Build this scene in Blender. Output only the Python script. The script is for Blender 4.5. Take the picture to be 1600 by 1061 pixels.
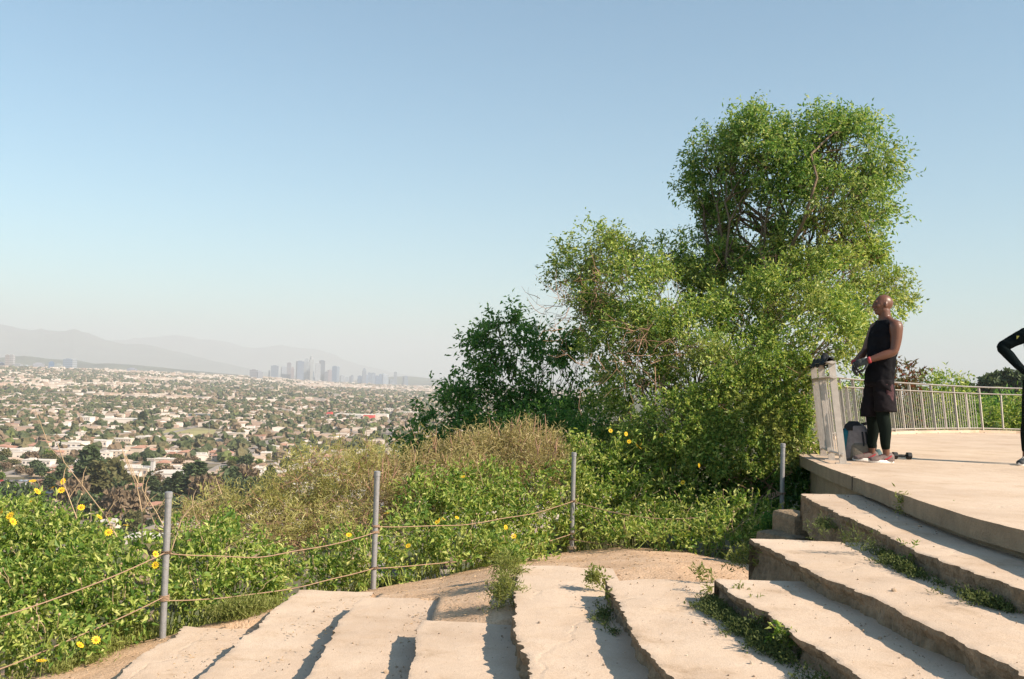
import bpy, bmesh, math
import numpy as np
from mathutils import Vector, Matrix

# ------------------------------------------------------------------ camera, world, sun, exposure
for _o in list(bpy.data.objects):
    bpy.data.objects.remove(_o)
SC = bpy.context.scene
COL = SC.collection
FPX = 1556.0
PITCH, ROLL = math.radians(2.43), math.radians(1.7)
_f = Vector((0, math.cos(PITCH), math.sin(PITCH)))
_r0 = Vector((1, 0, 0)); _u0 = Vector((0, -math.sin(PITCH), math.cos(PITCH)))
_r = _r0 * math.cos(ROLL) + _u0 * math.sin(ROLL)
_u = _u0 * math.cos(ROLL) - _r0 * math.sin(ROLL)
cd = bpy.data.cameras.new('camera')
cam = bpy.data.objects.new('camera', cd); COL.objects.link(cam)
M4 = Matrix((( _r.x, _u.x, -_f.x, 0), (_r.y, _u.y, -_f.y, 0), (_r.z, _u.z, -_f.z, 0), (0, 0, 0, 1)))
cam.matrix_world = M4
cd.sensor_width = 36; cd.lens = FPX / 1600 * 36
cd.clip_start = 0.05; cd.clip_end = 120000
SC.camera = cam

SUN_EL = math.radians(35); SUN_DIR = Vector((1.0, -0.50, 0)).normalized()   # horizontal direction towards the sun
wd = bpy.data.worlds.new('World'); SC.world = wd; wd.use_nodes = True
nt = wd.node_tree; nt.nodes.clear()
sky = nt.nodes.new('ShaderNodeTexSky'); sky.sky_type = 'NISHITA'; sky.sun_disc = False
sky.sun_elevation = SUN_EL
sky.sun_rotation = math.atan2(SUN_DIR.x, SUN_DIR.y)
sky.altitude = 100; sky.air_density = 1.0; sky.dust_density = 1.0; sky.ozone_density = 1.0
bg = nt.nodes.new('ShaderNodeBackground'); bg.inputs[1].default_value = 0.085
wo = nt.nodes.new('ShaderNodeOutputWorld')
tn = nt.nodes.new('ShaderNodeMix'); tn.data_type = 'RGBA'; tn.blend_type = 'MULTIPLY'; tn.inputs[0].default_value = 1; tn.inputs[7].default_value = (0.72, 1.0, 1.0, 1)
nt.links.new(sky.outputs[0], tn.inputs[6]); nt.links.new(tn.outputs[2], bg.inputs[0]); nt.links.new(bg.outputs[0], wo.inputs[0])
sd = bpy.data.lights.new('sun', 'SUN'); sd.energy = 5.0; sd.angle = math.radians(0.5); sd.color = (1.0, 0.84, 0.68)
sun = bpy.data.objects.new('sun', sd); COL.objects.link(sun)
sun.rotation_mode = 'QUATERNION'
_toward = Vector((SUN_DIR.x * math.cos(SUN_EL), SUN_DIR.y * math.cos(SUN_EL), math.sin(SUN_EL)))
sun.rotation_quaternion = (-_toward).to_track_quat('-Z', 'Y')
sun.location = (30, -10, 40)
SC.view_settings.view_transform = 'Standard'; SC.view_settings.look = 'None'
SC.view_settings.exposure = 1.03; SC.view_settings.gamma = 1.0
SC.cycles.max_bounces = 6; SC.cycles.diffuse_bounces = 3; SC.cycles.transmission_bounces = 3
SC.cycles.volume_bounces = 1; SC.cycles.transparent_max_bounces = 6
SC.cycles.use_denoising = True

HAZE_D = 6.5e-5
rng = np.random.default_rng(7)

# ------------------------------------------------------------------ pixel helpers (photo pixels, 1600 x 1061) -> real points
def ray(px, py):
    return _f + _r * ((px - 800) / FPX) + _u * ((530.5 - py) / FPX)
def at_y(px, py, y):
    d = ray(px, py); return d * (y / d.y)
def at_z(px, py, z):
    d = ray(px, py); return d * (z / d.z)
def horizon(px): return 596.5 + (px - 800) * 0.0297
def deck_z(x, y): return -0.78 - 0.008 * (y - 11.1)
def at_deck(px, py):
    d = ray(px, py)      # z = -0.78-0.008(y-11.1)
    t = (-0.78 + 0.008 * 11.1) / (d.z + 0.008 * d.y)
    return d * t

# ------------------------------------------------------------------ noise
def _h(ix, iy, iz, s):
    n = (ix.astype(np.int64) * 374761393 + iy.astype(np.int64) * 668265263 + iz.astype(np.int64) * 2147483647 + s * 1274126177) & 0xffffffff
    n = ((n ^ (n >> 13)) * 1274126177) & 0xffffffff
    n = ((n ^ (n >> 16)) * 2246822519) & 0xffffffff
    return ((n ^ (n >> 15)) & 0xffff) / 32767.5 - 1.0
def vn(x, y=0.0, z=0.0, s=0):
    x, y, z = np.broadcast_arrays(np.asarray(x, float), np.asarray(y, float), np.asarray(z, float))
    ix, iy, iz = np.floor(x), np.floor(y), np.floor(z)
    fx, fy, fz = x - ix, y - iy, z - iz
    fx, fy, fz = [t * t * (3 - 2 * t) for t in (fx, fy, fz)]
    def g(a, b, c): return _h(ix + a, iy + b, iz + c, s)
    def l(a, b, t): return a + (b - a) * t
    return l(l(l(g(0,0,0), g(1,0,0), fx), l(g(0,1,0), g(1,1,0), fx), fy),
             l(l(g(0,0,1), g(1,0,1), fx), l(g(0,1,1), g(1,1,1), fx), fy), fz)
def fbm(x, y=0.0, z=0.0, s=0, o=4):
    a, t = 1.0, 0.0
    x = np.asarray(x, float); y = np.asarray(y, float); z = np.asarray(z, float)
    for i in range(o):
        t = t + a * vn(x * 2 ** i, y * 2 ** i, z * 2 ** i, s + i); a *= 0.5
    return t / 1.6

# ------------------------------------------------------------------ mesh and object helpers
def mesh_np(name, V, tris=None, quads=None, mats=(), mi=None, smooth=False):
    me = bpy.data.meshes.new(name)
    V = np.ascontiguousarray(V, dtype=np.float32)
    me.vertices.add(len(V)); me.vertices.foreach_set('co', V.ravel())
    nT = 0 if tris is None else len(tris); nQ = 0 if quads is None else len(quads)
    idx = []
    if nT: idx.append(np.asarray(tris, np.int32).ravel())
    if nQ: idx.append(np.asarray(quads, np.int32).ravel())
    idx = np.concatenate(idx)
    me.loops.add(len(idx)); me.loops.foreach_set('vertex_index', idx)
    st = np.concatenate([np.arange(nT) * 3, nT * 3 + np.arange(nQ) * 4]).astype(np.int32)
    me.polygons.add(nT + nQ); me.polygons.foreach_set('loop_start', st)
    for m in mats: me.materials.append(m)
    if mi is not None: me.polygons.foreach_set('material_index', np.asarray(mi, np.int32))
    me.polygons.foreach_set('use_smooth', np.full(nT + nQ, bool(smooth)))
    me.update(calc_edges=True); me.validate()
    return me
def link(name, me, parent=None):
    o = bpy.data.objects.new(name, me); COL.objects.link(o)
    if parent is not None: o.parent = parent
    return o
def tag(o, label=None, cat=None, group=None, kind=None):
    if label: o['label'] = label
    if cat: o['category'] = cat
    if group: o['group'] = group
    if kind: o['kind'] = kind
    return o
def empty(name, loc=(0, 0, 0), rz=0.0):
    o = bpy.data.objects.new(name, None); COL.objects.link(o); o.location = loc; o.rotation_euler = (0, 0, rz)
    return o
def copy_tree(o, parent=None):
    c = o.copy(); COL.objects.link(c)
    if parent is not None: c.parent = parent
    for ch in [k for k in bpy.data.objects if k.parent == o]: copy_tree(ch, c)
    return c

class MB:
    """collects shapes into one mesh (world or local coordinates)"""
    def __init__(s): s.V = []; s.T = []; s.Q = []; s.n = 0; s.tm = []; s.qm = []
    def add(s, V, T=None, Q=None, m=0):
        V = np.asarray(V, float).reshape(-1, 3)
        if T is not None and len(T): s.T.append(np.asarray(T) + s.n); s.tm.append(np.full(len(T), m))
        if Q is not None and len(Q): s.Q.append(np.asarray(Q) + s.n); s.qm.append(np.full(len(Q), m))
        s.V.append(V); s.n += len(V); return s
    def box(s, c, sz, rot=None, m=0, bev=0.0):
        x, y, z = [k / 2 for k in sz]
        if bev <= 0:
            V = np.array([[-x,-y,-z],[x,-y,-z],[x,y,-z],[-x,y,-z],[-x,-y,z],[x,-y,z],[x,y,z],[-x,y,z]])
            Q = [[0,3,2,1],[4,5,6,7],[0,1,5,4],[1,2,6,5],[2,3,7,6],[3,0,4,7]]
            if rot is not None: V = V @ np.array(rot).T
            return s.add(V + np.array(c), Q=Q, m=m)
        bm = bmesh.new(); bmesh.ops.create_cube(bm, size=1)
        for v in bm.verts: v.co = Vector((v.co.x * 2 * x, v.co.y * 2 * y, v.co.z * 2 * z))
        bmesh.ops.bevel(bm, geom=bm.edges[:], offset=bev, segments=2, affect='EDGES', profile=0.6)
        bmesh.ops.triangulate(bm, faces=bm.faces[:])
        V = np.array([v.co[:] for v in bm.verts]); T = [[v.index for v in f.verts] for f in bm.faces]; bm.free()
        if rot is not None: V = V @ np.array(rot).T
        return s.add(V + np.array(c), T=T, m=m)
    def tube(s, pts, rad, seg=8, m=0, flat=None, caps=True):
        P = np.asarray(pts, float); n = len(P)
        R = np.full(n, rad) if np.isscalar(rad) else np.asarray(rad, float)
        T = np.gradient(P, axis=0); T /= np.linalg.norm(T, axis=1)[:, None] + 1e-12
        up = np.array([0, 0, 1.0]) if abs(T[0][2]) < 0.9 else np.array([0, 1.0, 0])
        A = np.cross(T[0], up); A /= np.linalg.norm(A)
        a = np.arange(seg) * 2 * math.pi / seg
        V = []
        for i in range(n):
            A = A - T[i] * A.dot(T[i]); A /= np.linalg.norm(A) + 1e-12
            B = np.cross(T[i], A)
            fx, fy = (1, 1) if flat is None else flat
            V.append(P[i] + R[i] * (np.cos(a)[:, None] * A * fx + np.sin(a)[:, None] * B * fy))
        V = np.concatenate(V); Q = []
        for i in range(n - 1):
            for k in range(seg):
                k2 = (k + 1) % seg
                Q.append([i*seg+k, i*seg+k2, (i+1)*seg+k2, (i+1)*seg+k])
        T3 = []
        if caps:
            V = np.vstack([V, P[:1], P[-1:]]); c0, c1 = n * seg, n * seg + 1
            for k in range(seg):
                k2 = (k + 1) % seg
                T3.append([c0, k2, k]); T3.append([c1, (n-1)*seg+k, (n-1)*seg+k2])
        return s.add(V, T=T3, Q=Q, m=m)
    def ball(s, c, r, rot=None, m=0, nu=16, nv=10):
        r = np.array([r, r, r]) if np.isscalar(r) else np.asarray(r, float)
        V = [[0, 0, 1]]
        for j in range(1, nv):
            t = math.pi * j / nv
            for i in range(nu):
                p = 2 * math.pi * i / nu
                V.append([math.sin(t) * math.cos(p), math.sin(t) * math.sin(p), math.cos(t)])
        V.append([0, 0, -1]); V = np.array(V) * r
        if rot is not None: V = V @ np.array(rot).T
        T, Q = [], []
        for i in range(nu):
            T.append([0, 1 + i, 1 + (i + 1) % nu]); b = 1 + (nv - 2) * nu; T.append([len(V) - 1, b + (i + 1) % nu, b + i])
            for j in range(nv - 2):
                a = 1 + j * nu; Q.append([a + i, a + nu + i, a + nu + (i + 1) % nu, a + (i + 1) % nu])
        return s.add(V + np.array(c), T=T, Q=Q, m=m)
    def build(s, name, mats, parent=None, smooth=False, local=None):
        V = np.concatenate(s.V)
        if local is not None: V = V - np.array(local)
        T = np.concatenate(s.T) if s.T else None; Q = np.concatenate(s.Q) if s.Q else None
        mi = np.concatenate(s.tm + s.qm) if (s.tm or s.qm) else None
        if not isinstance(mats, (list, tuple)): mats = [mats]
        return link(name, mesh_np(name, V, T, Q, mats, mi, smooth), parent)
def rz(a):
    c, s_ = math.cos(a), math.sin(a); return np.array([[c, -s_, 0], [s_, c, 0], [0, 0, 1.0]])

# ------------------------------------------------------------------ materials
def new_mat(name, rough=0.8, spec=0.3):
    m = bpy.data.materials.new(name); m.use_nodes = True
    n = m.node_tree.nodes; b = n['Principled BSDF']
    b.inputs['Roughness'].default_value = rough
    b.inputs['Specular IOR Level'].default_value = spec
    return m, m.node_tree, b
def N(t, kind, **kw):
    n = t.nodes.new(kind)
    for k, v in kw.items():
        if k in n.inputs: n.inputs[k].default_value = v
        else: setattr(n, k, v)
    return n
def ramp(t, stops, interp='LINEAR'):
    r = t.nodes.new('ShaderNodeValToRGB'); r.color_ramp.interpolation = interp
    e = r.color_ramp.elements
    while len(e) > 1: e.remove(e[-1])
    e[0].position = stops[0][0]; e[0].color = (*stops[0][1], 1)
    for p, c in stops[1:]:
        k = e.new(p); k.color = (*c, 1)
    return r
def plain(name, c, rough=0.7, metal=0.0, spec=0.3, var=0.0, scale=20.0, bump=0.0, bscale=80.0):
    m, t, b = new_mat(name, rough, spec); b.inputs['Metallic'].default_value = metal
    b.inputs['Base Color'].default_value = (*c, 1)
    tc = N(t, 'ShaderNodeTexCoord')
    if var > 0:
        nz = N(t, 'ShaderNodeTexNoise', Scale=scale, Detail=6.0, Roughness=0.65); t.links.new(tc.outputs['Object'], nz.inputs['Vector'])
        lo = tuple(k * (1 - var) for k in c); hi = tuple(min(1, k * (1 + var)) for k in c)
        r = ramp(t, [(0.3, lo), (0.7, hi)]); t.links.new(nz.outputs['Fac'], r.inputs['Fac']); t.links.new(r.outputs['Color'], b.inputs['Base Color'])
    if bump > 0:
        n2 = N(t, 'ShaderNodeTexNoise', Scale=bscale, Detail=4.0); t.links.new(tc.outputs['Object'], n2.inputs['Vector'])
        bp = N(t, 'ShaderNodeBump', Strength=bump, Distance=0.02); t.links.new(n2.outputs['Fac'], bp.inputs['Height']); t.links.new(bp.outputs['Normal'], b.inputs['Normal'])
    return m
def leafmat(name, cols, trans=0.35, rough=0.55, patch=0.0, pcol=(0.2, 0.15, 0.06), pscale=1.2):
    """leaf colours vary from leaf to leaf; patch mixes in dry leaves by area"""
    m, t, b = new_mat(name, rough, 0.35)
    g = N(t, 'ShaderNodeNewGeometry')
    r = ramp(t, [(i / max(1, len(cols) - 1), c) for i, c in enumerate(cols)]); t.links.new(g.outputs['Random Per Island'], r.inputs['Fac'])
    tc = N(t, 'ShaderNodeTexCoord')
    nz = N(t, 'ShaderNodeTexNoise', Scale=pscale, Detail=3.0); t.links.new(tc.outputs['Object'], nz.inputs['Vector'])
    mx = N(t, 'ShaderNodeMix', data_type='RGBA'); mr = N(t, 'ShaderNodeMapRange'); mr.inputs[1].default_value = 0.52; mr.inputs[2].default_value = 0.72; mr.inputs[4].default_value = patch
    t.links.new(nz.outputs['Fac'], mr.inputs[0]); t.links.new(mr.outputs[0], mx.inputs[0])
    t.links.new(r.outputs['Color'], mx.inputs[6]); mx.inputs[7].default_value = (*pcol, 1)
    t.links.new(mx.outputs[2], b.inputs['Base Color'])
    tr = N(t, 'ShaderNodeBsdfTranslucent'); hs = N(t, 'ShaderNodeHueSaturation'); hs.inputs['Value'].default_value = 1.5; hs.inputs['Saturation'].default_value = 1.1
    hs.inputs['Hue'].default_value = 0.485
    t.links.new(mx.outputs[2], hs.inputs['Color']); t.links.new(hs.outputs[0], tr.inputs['Color'])
    ms = N(t, 'ShaderNodeMixShader'); ms.inputs[0].default_value = trans
    t.links.new(b.outputs[0], ms.inputs[1]); t.links.new(tr.outputs[0], ms.inputs[2])
    t.links.new(ms.outputs[0], t.nodes['Material Output'].inputs['Surface'])
    return m

def mat_concrete():
    m, t, b = new_mat('concrete', 0.9, 0.2)
    tc = N(t, 'ShaderNodeTexCoord')
    a = N(t, 'ShaderNodeTexNoise', Scale=0.9, Detail=8.0, Roughness=0.6); c = N(t, 'ShaderNodeTexNoise', Scale=140.0, Detail=3.0)
    st = N(t, 'ShaderNodeTexNoise', Scale=3.2, Detail=5.0, Roughness=0.7)
    for n in (a, c, st): t.links.new(tc.outputs['Object'], n.inputs['Vector'])
    r = ramp(t, [(0.28, (0.47, 0.36, 0.27)), (0.5, (0.57, 0.45, 0.345)), (0.72, (0.63, 0.51, 0.40))]); t.links.new(a.outputs['Fac'], r.inputs['Fac'])
    r2 = ramp(t, [(0.25, (0.80, 0.78, 0.74)), (0.6, (1.0, 1.0, 1.0))]); t.links.new(c.outputs['Fac'], r2.inputs['Fac'])
    r3 = ramp(t, [(0.28, (0.66, 0.60, 0.52)), (0.40, (0.93, 0.90, 0.86)), (0.56, (1, 1, 1))]); t.links.new(st.outputs['Fac'], r3.inputs['Fac'])
    m1 = N(t, 'ShaderNodeMix', data_type='RGBA', blend_type='MULTIPLY'); m1.inputs[0].default_value = 1
    m2 = N(t, 'ShaderNodeMix', data_type='RGBA', blend_type='MULTIPLY'); m2.inputs[0].default_value = 0.8
    t.links.new(r.outputs[0], m1.inputs[6]); t.links.new(r2.outputs[0], m1.inputs[7])
    t.links.new(m1.outputs[2], m2.inputs[6]); t.links.new(r3.outputs[0], m2.inputs[7])
    t.links.new(m2.outputs[2], b.inputs['Base Color'])
    # hairline cracks and grit as relief
    wv = N(t, 'ShaderNodeTexNoise', Scale=2.0, Detail=4.0); t.links.new(tc.outputs['Object'], wv.inputs['Vector'])
    va = N(t, 'ShaderNodeVectorMath', operation='ADD'); sc = N(t, 'ShaderNodeVectorMath', operation='SCALE'); sc.inputs['Scale'].default_value = 0.5
    t.links.new(wv.outputs['Color'], sc.inputs[0]); t.links.new(tc.outputs['Object'], va.inputs[0]); t.links.new(sc.outputs[0], va.inputs[1])
    vo = N(t, 'ShaderNodeTexVoronoi', feature='DISTANCE_TO_EDGE', Scale=0.3); t.links.new(va.outputs[0], vo.inputs['Vector'])
    mr = N(t, 'ShaderNodeMapRange'); mr.inputs[1].default_value = 0.0; mr.inputs[2].default_value = 0.006; t.links.new(vo.outputs['Distance'], mr.inputs[0])
    b1 = N(t, 'ShaderNodeBump', Strength=0.35, Distance=0.006); t.links.new(c.outputs['Fac'], b1.inputs['Height'])
    b2 = N(t, 'ShaderNodeBump', Strength=0.35, Distance=0.006); t.links.new(mr.outputs[0], b2.inputs['Height']); t.links.new(b1.outputs[0], b2.inputs['Normal'])
    b3 = N(t, 'ShaderNodeBump', Strength=0.5, Distance=0.02); t.links.new(st.outputs['Fac'], b3.inputs['Height']); t.links.new(b2.outputs[0], b3.inputs['Normal'])
    t.links.new(b3.outputs[0], b.inputs['Normal'])
    return m
def mat_dirt():
    m, t, b = new_mat('dirt', 0.95, 0.15)
    tc = N(t, 'ShaderNodeTexCoord')
    a = N(t, 'ShaderNodeTexNoise', Scale=1.6, Detail=9.0, Roughness=0.65); c = N(t, 'ShaderNodeTexNoise', Scale=60.0, Detail=5.0)
    for n in (a, c): t.links.new(tc.outputs['Object'], n.inputs['Vector'])
    r = ramp(t, [(0.3, (0.43, 0.285, 0.175)), (0.5, (0.56, 0.385, 0.25)), (0.72, (0.64, 0.47, 0.33))]); t.links.new(a.outputs['Fac'], r.inputs['Fac'])
    r2 = ramp(t, [(0.3, (0.62, 0.58, 0.52)), (0.55, (1, 1, 1))]); t.links.new(c.outputs['Fac'], r2.inputs['Fac'])
    m1 = N(t, 'ShaderNodeMix', data_type='RGBA', blend_type='MULTIPLY'); m1.inputs[0].default_value = 0.8
    t.links.new(r.outputs[0], m1.inputs[6]); t.links.new(r2.outputs[0], m1.inputs[7]); t.links.new(m1.outputs[2], b.inputs['Base Color'])
    b1 = N(t, 'ShaderNodeBump', Strength=0.7, Distance=0.012); t.links.new(c.outputs['Fac'], b1.inputs['Height'])
    b2 = N(t, 'ShaderNodeBump', Strength=0.6, Distance=0.05); t.links.new(a.outputs['Fac'], b2.inputs['Height']); t.links.new(b1.outputs[0], b2.inputs['Normal'])
    t.links.new(b2.outputs[0], b.inputs['Normal']); return m
def mat_ground():
    """hillside scrub near, mottled city floor far"""
    m, t, b = new_mat('terrain', 0.95, 0.1)
    tc = N(t, 'ShaderNodeTexCoord')
    a = N(t, 'ShaderNodeTexNoise', Scale=0.35, Detail=8.0, Roughness=0.7); t.links.new(tc.outputs['Object'], a.inputs['Vector'])
    near = ramp(t, [(0.3, (0.035, 0.045, 0.015)), (0.5, (0.07, 0.07, 0.028)), (0.7, (0.14, 0.115, 0.06))]); t.links.new(a.outputs['Fac'], near.inputs['Fac'])
    mp = N(t, 'ShaderNodeMapping'); mp.inputs['Rotation'].default_value = (0, 0, 0.25); t.links.new(tc.outputs['Object'], mp.inputs['Vector'])
    vo = N(t, 'ShaderNodeTexVoronoi', Scale=0.03); vo.inputs['Randomness'].default_value = 0.9; t.links.new(mp.outputs[0], vo.inputs['Vector'])
    sp = N(t, 'ShaderNodeSeparateColor'); t.links.new(vo.outputs['Color'], sp.inputs[0])
    far = ramp(t, [(0.0, (0.13, 0.115, 0.07)), (0.3, (0.20, 0.16, 0.11)), (0.55, (0.30, 0.24, 0.185)), (0.8, (0.38, 0.32, 0.26)), (1.0, (0.25, 0.22, 0.19))], 'CONSTANT'); t.links.new(sp.outputs[0], far.inputs['Fac'])
    b2 = N(t, 'ShaderNodeTexNoise', Scale=0.004, Detail=5.0, Roughness=0.6); t.links.new(tc.outputs['Object'], b2.inputs['Vector'])
    bl = ramp(t, [(0.42, (0.55, 0.6, 0.5)), (0.6, (1, 1, 1))]); t.links.new(b2.outputs['Fac'], bl.inputs['Fac'])
    mm = N(t, 'ShaderNodeMix', data_type='RGBA', blend_type='MULTIPLY'); mm.inputs[0].default_value = 1; t.links.new(far.outputs[0], mm.inputs[6]); t.links.new(bl.outputs[0], mm.inputs[7])
    sx = N(t, 'ShaderNodeSeparateXYZ'); t.links.new(tc.outputs['Object'], sx.inputs[0])
    mr = N(t, 'ShaderNodeMapRange'); mr.inputs[1].default_value = 250; mr.inputs[2].default_value = 330
    ln = N(t, 'ShaderNodeVectorMath', operation='LENGTH'); t.links.new(tc.outputs['Object'], ln.inputs[0]); t.links.new(ln.outputs['Value'], mr.inputs[0])
    gt = N(t, 'ShaderNodeMath', operation='LESS_THAN'); gt.inputs[1].default_value = 40.0; t.links.new(sx.outputs[0], gt.inputs[0])
    ml = N(t, 'ShaderNodeMath', operation='MULTIPLY'); t.links.new(gt.outputs[0], ml.inputs[0]); t.links.new(mr.outputs[0], ml.inputs[1])
    mx = N(t, 'ShaderNodeMix', data_type='RGBA'); t.links.new(ml.outputs[0], mx.inputs[0])
    t.links.new(near.outputs[0], mx.inputs[6]); t.links.new(mm.outputs[2], mx.inputs[7]); t.links.new(mx.outputs[2], b.inputs['Base Color'])
    return m
def island_mat(name, stops, rough=0.8, interp='CONSTANT'):
    m, t, b = new_mat(name, rough, 0.2)
    g = N(t, 'ShaderNodeNewGeometry'); r = ramp(t, stops, interp)
    t.links.new(g.outputs['Random Per Island'], r.inputs['Fac']); t.links.new(r.outputs[0], b.inputs['Base Color']); return m

M = {}
M['concrete'] = mat_concrete(); M['dirt'] = mat_dirt(); M['ground'] = mat_ground()
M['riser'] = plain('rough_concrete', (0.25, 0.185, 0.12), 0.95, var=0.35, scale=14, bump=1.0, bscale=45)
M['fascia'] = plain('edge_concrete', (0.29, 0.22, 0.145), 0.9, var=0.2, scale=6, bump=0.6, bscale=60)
M['steel'] = plain('galvanised_steel', (0.30, 0.295, 0.30), 0.45, metal=0.35, var=0.15, scale=30, bump=0.1)
M['rail'] = plain('weathered_rail_metal', (0.46, 0.415, 0.37), 0.5, metal=0.15, var=0.14, scale=12, bump=0.08)
M['rope'] = plain('rusty_cable', (0.30, 0.20, 0.13), 0.8, var=0.3, scale=60)
M['bark'] = plain('bark', (0.17, 0.125, 0.085), 0.95, var=0.3, scale=18, bump=0.6, bscale=40)
M['twig'] = plain('dry_twig', (0.40, 0.29, 0.18), 0.9, var=0.3, scale=10)

# ------------------------------------------------------------------ terrain height
FENCE = np.array([[-14, -6], [-7.5, 1.0], [-4.4, 5.2], [-2.63, 7.5], [-1.28, 9.16], [0.68, 11.5], [2.6, 11.9], [3.5, 12.0], [4.3, 14.0], [5.3, 16.6], [6.6, 19.4], [7.7, 20.9], [10.0, 23.5], [11.3, 24.5], [13.0, 25.0], [17, 24.0], [22, 19], [24, 10], [24, -6]], float)
def outside(x, y):
    """signed distance outside the terrace outline (positive = beyond the fence)"""
    x = np.asarray(x, float); y = np.asarray(y, float)
    best = np.full(np.broadcast(x, y).shape, 1e9)
    for a, b_ in zip(FENCE[:-1], FENCE[1:]):
        d = b_ - a; L = d.dot(d)
        t = np.clip(((x - a[0]) * d[0] + (y - a[1]) * d[1]) / L, 0, 1)
        best = np.minimum(best, np.hypot(x - a[0] - t * d[0], y - a[1] - t * d[1]))
    ins = np.zeros(best.shape, bool); P = np.vstack([FENCE, FENCE[:1]])
    for (x1, y1), (x2, y2) in zip(P[:-1], P[1:]):
        c = ((y1 > y) != (y2 > y)) & (x < (x2 - x1) * (y - y1) / (y2 - y1 + 1e-12) + x1)
        ins ^= c
    return np.where(ins, -best, best)
def z_plain(x, y):
    r = np.hypot(x, y); px = 800 + FPX * x / np.maximum(y, 1.0)
    farz = np.interp(px, [-200, 0, 100, 200, 425, 483, 620, 900], [0, -2, -8, -14, -42, -72, -98, -104])
    return -95 + (farz + 95) * np.clip((r - 3200) / 5500, 0, 1) ** 1.4
def z_dirt(x, y):
    return np.interp(x, [-8, -4, -2.5, -1.85, -1.2, -0.6, 0, 0.65, 1.3, 1.9, 2.6, 3.3, 5], [-2.9, -2.22, -2.0, -1.85, -1.75, -1.67, -1.53, -1.46, -1.38, -1.38, -1.50, -1.75, -2.0]) - 0.13 * np.maximum(0, y - 7.8)
def terrain(x, y):
    x = np.asarray(x, float); y = np.asarray(y, float)
    d = outside(x, y)
    near = z_dirt(np.clip(x, -8, 5), np.minimum(y, 12.5))
    near = np.where(x > 4, np.minimum(near, -1.6), near)
    dd = np.maximum(d, 0)
    drop = np.where(dd < 5, 0.16 * dd, 0.8 + 0.42 * (dd - 5))
    z = near - drop + 0.12 * fbm(x * 0.5, y * 0.5, s=3) * np.clip(dd, 0, 4)
    # the knoll beyond the terrace on the right
    ridge = 3.2 - 45 * (1 - np.exp(-(((x - 185) / 95.0) ** 2 + ((y - 345) / 150.0) ** 2))) + 1.2 * fbm(x * 0.03, y * 0.03, s=9)
    right = np.clip((x - 0.30 * y) / 30.0, 0, 1)
    pl = z_plain(x, y)
    low = np.where(right > 0, np.maximum(pl, pl * (1 - right) + right * np.maximum(ridge, -60)), pl)
    return np.maximum(z, low)
# ------------------------------------------------------------------ ground sheet, dirt terrace, mountains
def build_ground():
    az = np.concatenate([np.arange(-180, -60, 5.0), np.arange(-60, 60, 0.4), np.arange(60, 180, 5.0)]) * math.pi / 180
    r = np.concatenate([[0.0], np.geomspace(2.0, 48000, 250)])
    A, R = np.meshgrid(az, r); X = R * np.sin(A); Y = R * np.cos(A)
    Z = terrain(X, Y)
    inpatch = (X > -9) & (X < 5.2) & (Y > -4) & (Y < 14.5)
    Z = np.where(inpatch | (outside(X, Y) < 0.3), Z - 0.55, Z)
    n, k = X.shape
    V = np.stack([X, Y, Z], -1).reshape(-1, 3)
    i, j = np.meshgrid(np.arange(n - 1), np.arange(k), indexing='ij'); j2 = (j + 1) % k
    Q = np.stack([i * k + j, i * k + j2, (i + 1) * k + j2, (i + 1) * k + j], -1).reshape(-1, 4)[:, ::-1]
    o = link('ground', mesh_np('ground', V, None, Q, [M['ground']], smooth=True)); tag(o, kind='structure')
build_ground()

STEP_Z = {'deck': -0.78, 'A': -0.91, 'B': -1.03, 'C': -1.15, 'D': -1.28, 'E': -1.41, 'F': -1.55, 'G': -1.68, 'H': -1.80, 'I': -1.93}
EDGE = {  # left edges of the treads, near to far
 'deck': [(1599,829),(1509,806),(1455,788),(1401,770),(1333,745),(1297,732),(1252,713)],
 'A': [(1599,919),(1545,903),(1473,877.5),(1430,861),(1373,831),(1308,802),(1249,770)],
 'B': [(1599,1052),(1509,1007),(1430,967),(1365.5,931),(1322,913.5),(1286,901),(1236,874),(1173,842)],
 'C': [(1346,1061),(1294,1021),(1250,996),(1222,974.5),(1179,947.6),(1150,931),(1113,904)],
 'D': [(1052,1061),(1004,1006),(990,982),(963,938),(946,904)],
 'E': [(832,1061),(824,1030),(808,989),(806,952),(806,909),(812,884)],
 'F': [(638,1061),(644,1031),(651,1000),(653,979),(658,970)],
 'G': [(480,1061),(500,1021),(515,1000),(529,970),(551,946),(563,934)],
 'H': [(306,1061),(337,1034),(353,1021),(375,996),(400,982),(434,946),(469,923)],
 'I': [(181,1061),(191,1049),(219,1024),(272,996),(287,978)],
}
ORDER = ['I', 'H', 'G', 'F', 'E', 'D', 'C', 'B', 'A', 'deck']
EP = {}
for k in ORDER:
    P = []
    for q in EDGE[k]:
        p = at_deck(*q) if k == 'deck' else at_z(q[0], q[1], STEP_Z[k]); P.append((p.x, p.y))
    P = np.array(P)
    # carry the edge on towards and past the viewer
    x0, y0 = P[0]; sl = (P[min(3, len(P)-1)] - P[0]); sx = np.clip(sl[0] / max(sl[1], 0.3), -0.12, 0.16)
    P = np.vstack([[x0 - sx * (y0 + 3), -3.0], P]); EP[k] = P
def edge_x(k, y): return np.interp(y, EP[k][:, 1], EP[k][:, 0])
YEND = {'I': 7.6, 'H': 7.95, 'G': 7.75, 'F': 6.55, 'E': 8.0, 'D': 7.1, 'C': 6.3, 'B': 7.1, 'A': 9.0}
for k in YEND: YEND[k] = EP[k][-1][1]
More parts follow.
